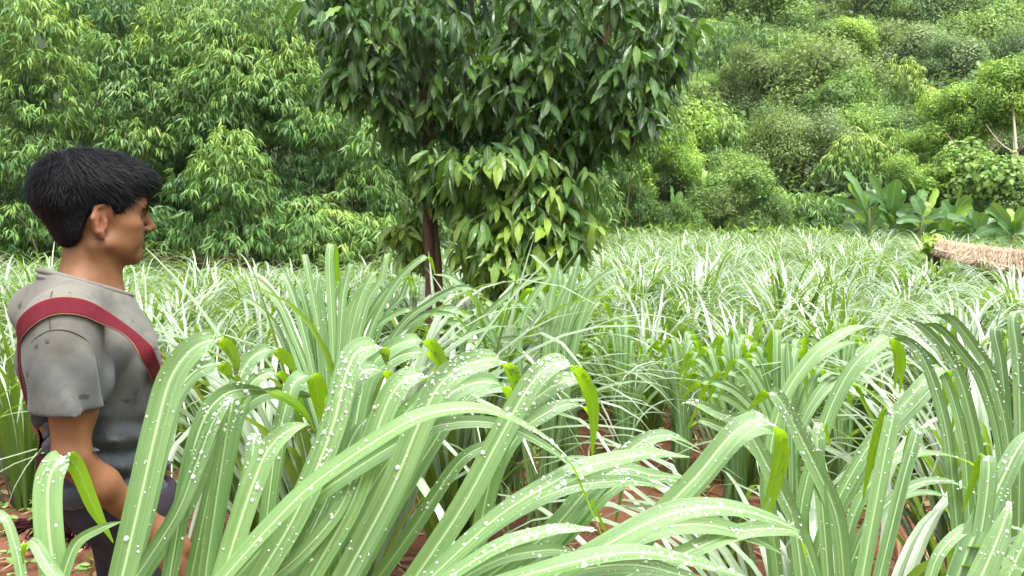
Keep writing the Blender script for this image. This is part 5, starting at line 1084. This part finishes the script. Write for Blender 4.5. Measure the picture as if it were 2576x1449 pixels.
    tuft("goatee", [(.098, -.022, -.080), (.104, -.008, -.074), (.104, .008, -.074), (.098, .022, -.080)], .008, 220, (.1, 0, -1), .006, .0004)
    ge = NT("eye"); eo = ge.obj(); em = ge.done(ge.bsdf((.55, .5, .45), .1, .6).outputs[0]); gi = NT("iris"); im = gi.done(gi.bsdf((.012, .008, .006), .08, .6).outputs[0])
    def ball(c, r, flat=1.0):
        u = np.linspace(0, np.pi, 11); v = np.linspace(0, 2 * np.pi, 16, endpoint=False); X = np.stack([np.outer(np.sin(u), np.cos(v)), np.outer(np.sin(u), np.sin(v)), np.outer(np.cos(u), np.ones(16))], -1).reshape(-1, 3) * r
        i = np.arange(10)[:, None] * 16; j = np.arange(16)[None]; return X * np.array([flat, 1, 1]) + np.array(c), np.stack([i + j, i + 16 + j, i + 16 + (j + 1) % 16, i + (j + 1) % 16], -1).reshape(-1, 4)
    for sd in (-1, 1):
        e = link("eye", mesh("eye", *ball((.0725, sd * .033, HZ + .0115), .0112), em), root); link("iris", mesh("iris", *ball((.0815, sd * .0335, HZ + .0115), .0052, .5), im), e)
    # shirt
    gs = NT("worn_grey_cotton"); p = gs.obj(); a = gs.noise(5.5, 5, p, .62); d2 = gs.noise(16, 4, p, .7); wv = gs.noise(700, 2, p)
    sx = gs.n("SeparateXYZ"); gs.set(sx.inputs[0], p)
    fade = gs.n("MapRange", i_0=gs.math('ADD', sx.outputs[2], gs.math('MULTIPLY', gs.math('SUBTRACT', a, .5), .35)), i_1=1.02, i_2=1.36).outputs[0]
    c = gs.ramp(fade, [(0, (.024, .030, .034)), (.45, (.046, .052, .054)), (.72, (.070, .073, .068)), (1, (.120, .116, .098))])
    c = gs.mix(gs.math('MULTIPLY', gs.n("MapRange", i_0=d2, i_1=.50, i_2=.74).outputs[0], .55), c, (.036, .040, .043)); dust = gs.n("MapRange", i_0=gs.noise(9, 5, p, .7), i_1=.55, i_2=.75).outputs[0]
    c = gs.mix(gs.math('MULTIPLY', dust, .6), c, (.125, .115, .095))
    spot = gs.n("MapRange", i_0=gs.noise(40, 3, p), i_1=.64, i_2=.70).outputs[0]; c = gs.mix(gs.math('MULTIPLY', spot, .7), c, (.012, .012, .013))
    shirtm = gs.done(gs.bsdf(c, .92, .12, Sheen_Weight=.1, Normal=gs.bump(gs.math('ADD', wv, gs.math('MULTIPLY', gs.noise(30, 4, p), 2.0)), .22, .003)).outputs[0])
    SLEEVE = [('c', (-.096, -.158, 1.318), (-.102, -.196, 1.150), .052, .058, .035, 1), ('c', (-.060, .150, 1.318), (-.060, .195, 1.150), .052, .058, .035, 1)]
    FUN = [('c', (-.028, 0, 1.325), (-.024, 0, 1.405), .092, .075, .035, 1)]
    SH = TORSO + NECK[-2:] + SLEEVE + FUN
    sxs, sys_, szs = _ax([(-.24, .20, .0048)]), _ax([(-.31, .31, .0048)]), _ax([(.90, 1.47, .0048)])
    Fs = field(SH, sxs, sys_, szs, .010); X, Y, Z = sxs[:, None, None], sys_[None, :, None], szs[None, None]
    fold = .0045 * np.sin(Z * 105 + 2.2 * np.sin(Y * 14 + 1) + X * 10) * sstep(1.17, 1.02, Z) + .002 * np.sin((Z * 46 + X * 52 + 1.3 * np.sin(Y * 17))) * sstep(.22, .05, np.sqrt((X + .06) ** 2 + (Z - 1.17) ** 2)) \
        + .0035 * np.sin(X * 70 - Z * 33 + Y * 22) * sstep(1.34, 1.22, Z) + .0030 * np.sin((X + .1) * 95 + Z * 14 + Y * 40) * sstep(-.12, -.17, Y) * sstep(1.33, 1.22, Z)
    ridge = lambda t: 1 - 1.6 * np.abs(np.sin(t))
    fold = fold * 1.3 + .008 * ridge(Z * 52 + 1.5 * np.sin(Y * 16 + 1) + X * 7) * sstep(1.16, 1.05, Z) + .003 * ridge(X * 38 - Z * 30 + Y * 14 + .6) * sstep(1.36, 1.27, Z) * sstep(-.03, .01, X) + .007 * ridge((X + .115) * 48 + Z * 9 + Y * 22) * sstep(-.13, -.17, Y) * sstep(1.32, 1.16, Z)
    Fs = Fs + fold.astype(np.float32)
    # the crease between sleeve and chest
    crease = np.abs((X + .035) + .25 * (1.22 - Z)) ; Fs = Fs + (.003 * np.exp(-(crease / .012) ** 2) * sstep(-.10, -.13, Y) * sstep(1.33, 1.26, Z) * sstep(1.10, 1.16, Z)).astype(np.float32)
    armd = np.abs(Y) > .128 + .10 * np.clip(1.20 - Z, 0, 1) * 0
    arm_zone = sstep(.125, .140, np.abs(Y)) * sstep(1.22, 1.19, Z)
    hem = np.where((np.abs(Y) > .150) & (Z < 1.20) & (Z > 1.085), (1.163 + .06 * (X + .11)) - Z, (.925 + .004 * np.sin(X * 60 + Y * 40)) - Z).astype(np.float32)
    Fs = np.maximum(Fs, hem)
    Fn = field([(*FUN[0][:3], .086, .0755, .01, 1)], sxs, sys_, szs, .0); Fn = np.maximum(Fn, 1.345 - Z); Fs = np.maximum(Fs, -Fn)
    plane = (Z - (1.392 - .36 * (X + .025))).astype(np.float32) * .94; Fs = np.maximum(Fs, plane)
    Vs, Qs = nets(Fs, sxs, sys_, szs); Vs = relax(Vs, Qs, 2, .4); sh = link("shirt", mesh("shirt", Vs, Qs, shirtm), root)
    # collar band on the rim
    ang = np.linspace(0, 2 * np.pi, 49); rim = []
    for t in ang:
        dv = np.array([math.cos(t), math.sin(t)]); rr = np.linspace(.03, .14, 120); pp = np.stack([-.028 + dv[0] * rr, dv[1] * rr, 1.392 - .36 * (dv[0] * rr - .003)], 1)
        f = points(FUN, pp, .008); i = int(np.argmax(f > 0)); rim.append(pp[i])
    rim = np.array(rim); V1, F1, U1 = tube(rim, .0062, 8); V2, F2, U2 = tube(rim * np.array([1.03, 1.03, 1]) + np.array([.001, 0, -.012]), .0062, 8); bg_ = Bag(); bg_.add(V1, F1); bg_.add(V2, F2)
    link("collar", bg_.mesh("collar", shirtm), sh)
    seamm = NT("thread"); tm_ = seamm.done(seamm.bsdf((.05, .05, .05), .9, .1).outputs[0])
    def on_shirt(q, off=.002, it=6):
        q = np.array(q, float)
        for _ in range(it):
            f = points(SH, q, .010); e = 2e-3; G = norm(np.stack([points(SH, q + np.eye(3)[i] * e, .010) - points(SH, q - np.eye(3)[i] * e, .010) for i in range(3)], 1)); q = q - G * (f - off)[:, None]
        return q, G
    def ray(fx, fy):
        o = w2b(EYE); d = norm(w2b(at(fx, fy, 1.0)) - o); t = 1.2
        for _ in range(60):
            f = float(points(SH, (o + d * t)[None], .010)[0]); t += f * .8
            if t > 2.3: break
        return o + d * min(t, 1.75)
    for pts in ([(128, 720), (125, 770), (128, 831)], [(60, 905), (80, 862), (128, 831), (190, 838), (235, 880), (250, 950)]):
        q, G = on_shirt(catmull([ray(*a) for a in pts], 20), .001); V, F, uv = tube(q, .0010, 5); link("seam", mesh("seam", V, F, tm_, uv), sh)
    # trousers
    gt = NT("dark_trousers"); tn = gt.noise(30, 4, gt.obj()); tm2 = gt.done(gt.bsdf(gt.mix(tn, (.012, .011, .014), (.032, .028, .034)), .9, .1).outputs[0])
    TR = [TORSO[2]] + both([('c', (.056, -.075, .90), (.100, -.085, .48), .073, .064, .05, 1), ('c', (.100, -.085, .48), (.080, -.088, .12), .068, .056, .03, 1)])
    tx, ty, tz = _ax([(-.12, .24, .007)]), _ax([(-.22, .22, .007)]), _ax([(.08, 1.04, .009)]); Ft = field(TR, tx, ty, tz, .008); Ft = np.maximum(Ft, tz[None, None] - .955); Ft = np.maximum(Ft, .11 - tz[None, None])
    Vt, Qt = nets(Ft, tx, ty, tz); link("trousers", mesh("trousers", relax(Vt, Qt, 2), Qt, tm2), root)

    # shoulder bag: woven strap across the chest, dark bag behind the hip with a fringe
    bag = thing("shoulder_bag", "dark maroon woven bag on a red strap slung across the man's shoulder", "bag", tuple(PO), rz=PA)
    gr = NT("maroon_weave"); po = gr.obj(); uv = gr.n("UVMap", uv_map="uv").outputs[0]; su = gr.n("SeparateXYZ"); gr.set(su.inputs[0], uv)
    edge = gr.n("MapRange", i_0=gr.math('ABSOLUTE', gr.math('SUBTRACT', su.outputs[0], .5)), i_1=.455, i_2=.475).outputs[0]
    st = gr.math('SINE', gr.math('MULTIPLY', su.outputs[1], 900.0)); c = gr.mix(gr.noise(40, 4, po), (.060, .007, .012), (.100, .012, .018))
    c = gr.mix(gr.math('MULTIPLY', edge, gr.math('ADD', .55, gr.math('MULTIPLY', st, .35))), c, (.30, .21, .14))
    strapm = gr.done(gr.bsdf(c, .9, .1, Normal=gr.bump(gr.math('ADD', gr.math('SINE', gr.math('MULTIPLY', su.outputs[0], 160.0)), gr.noise(500, 1, po)), .25, .001)).outputs[0])
    fr = [ray(*a) for a in ((388, 925), (372, 886), (345, 848), (300, 815), (240, 789), (180, 772), (130, 772), (92, 790), (66, 822))]
    fr = [np.array(q) for q in ((.02, .165, 1.0), (.075, .10, 1.10), (.100, .045, 1.16))] + fr + [np.array(q) for q in ((-.165, -.075, 1.26), (-.155, -.045, 1.20), (-.135, -.005, 1.12), (-.11, .03, 1.05))]
    SHS = [(*s[:-2], s[-2] * 2.2, s[-1]) for s in SH]
    C = catmull(fr, 90)
    def clear(q, off, SHP):
        e = 4e-3; G = norm(np.stack([points(SHP, q + np.eye(3)[i] * e, .010) - points(SHP, q - np.eye(3)[i] * e, .010) for i in range(3)], 1))
        return q + G * np.maximum(off - points(SHP, q, .010), 0)[:, None], G
    for _ in range(30):
        C[1:-1] = .4 * C[1:-1] + .3 * (C[2:] + C[:-2]); C, G = clear(C, .005, SH)
    G = norm(sum(np.roll(G, k, 0) for k in range(-3, 4))); T = norm(np.gradient(C, axis=0)); S = np.cross(T, G)
    cols = 7; u = np.linspace(-1, 1, cols); W = .039; grid = C[:, None] + S[:, None] * (u[None, :, None] * W / 2); gq, _ = clear(grid.reshape(-1, 3), .0035, SH)
    i = np.arange(len(C) - 1)[:, None] * cols; j = np.arange(cols - 1)[None]; Fq = np.stack([i + j, i + cols + j, i + cols + j + 1, i + j + 1], -1).reshape(-1, 4)
    uvq = np.stack([np.tile((u + 1) / 2, len(C)), np.repeat(np.linspace(0, 1, len(C)), cols)], 1)
    so2 = link("strap", mesh("strap", gq, Fq, strapm, uvq), bag); md = so2.modifiers.new("thickness", 'SOLIDIFY'); md.thickness = .003; md.offset = 1
    gd = NT("dark_weave"); dm = gd.done(gd.bsdf(gd.mix(gd.noise(60, 4, gd.obj()), (.016, .006, .008), (.050, .012, .016)), .95, .1, Normal=gd.bump(gd.noise(350, 2, gd.obj()), .5, .002)).outputs[0])
    c0 = w2b(at(186, 1236, 1.80)); ux = w2b(at(286, 1236, 1.80)) - c0; ux = norm(ux); uz = norm(np.array([0, 0, 1.0]) + ux * .08); un = np.cross(ux, uz)
    u, v = np.meshgrid(np.linspace(-1, 1, 17), np.linspace(-1, 1, 15)); thick = .028 * (1 - u ** 4) * (1 - ((v + .25) / 1.3) ** 4).clip(0) + .004
    bagV = Bag(); front = c0 + ux * (u * .085)[..., None] + uz * (v * .085)[..., None] * 1.0; n_ = 17
    ii = np.arange(14)[:, None] * n_; jj = np.arange(16)[None]; FQ = np.stack([ii + jj, ii + jj + 1, ii + n_ + jj + 1, ii + n_ + jj], -1).reshape(-1, 4)
    bagV.add((front - un * thick[..., None]).reshape(-1, 3), FQ); bagV.add((front + un * thick[..., None]).reshape(-1, 3), FQ[:, ::-1])
    link("pouch", bagV.mesh("bag_pouch", dm), bag)
    fb = Bag()
    for k in range(70):
        a = c0 + ux * rs.uniform(-.086, .086) - uz * .083 + un * rs.normal(0, .006); L = rs.uniform(.03, .055); V, F, _u = tube(np.array([a, a - uz * L * .5 + ux * rs.normal(-.006, .006), a - uz * L + ux * rs.normal(-.012, .01)]), [.0022, .0016, .001], 4); fb.add(V, F)
    for k in range(60):   # tassel swinging out behind
        a = w2b(at(82, 1318, 1.78)) + rs.normal(0, .004, 3); e = w2b(at(24 + rs.normal(0, 6), 1346 + rs.normal(0, 9), 1.78)); m2 = (a + e) / 2 + rs.normal(0, .006, 3) + uz * .012; V, F, _u = tube(np.array([a, m2, e]), [.0022, .0024, .0015], 4); fb.add(V, F)
    link("fringe", fb.mesh("bag_fringe", strapm if False else dm), bag, kind="stuff")
build_person()

# ------------------------------------------------------------------ moist air
def build_haze():
    x0, x1, y0, y1, z0, z1 = -420., 420., -90., 420., -2.5, 130.
    V = np.array([(x, y, z) for x in (x0, x1) for y in (y0, y1) for z in (z0, z1)]); F = np.array([[0, 1, 3, 2], [4, 6, 7, 5], [0, 4, 5, 1], [2, 3, 7, 6], [0, 2, 6, 4], [1, 5, 7, 3]])
    m = bpy.data.materials.new("moist_air"); m.use_nodes = True; n = m.node_tree.nodes; n.clear(); o = n.new("ShaderNodeOutputMaterial"); v = n.new("ShaderNodeVolumePrincipled")
    v.inputs["Color"].default_value = (.95, .97, 1, 1); v.inputs["Density"].default_value = 0.00014; v.inputs["Anisotropy"].default_value = 0.2
    m.node_tree.links.new(v.outputs[0], o.inputs["Volume"]); link("haze", mesh("haze", V, F, m, smooth=False), kind="stuff", label="thin moist haze over the field and hill", cat="haze")
build_haze()
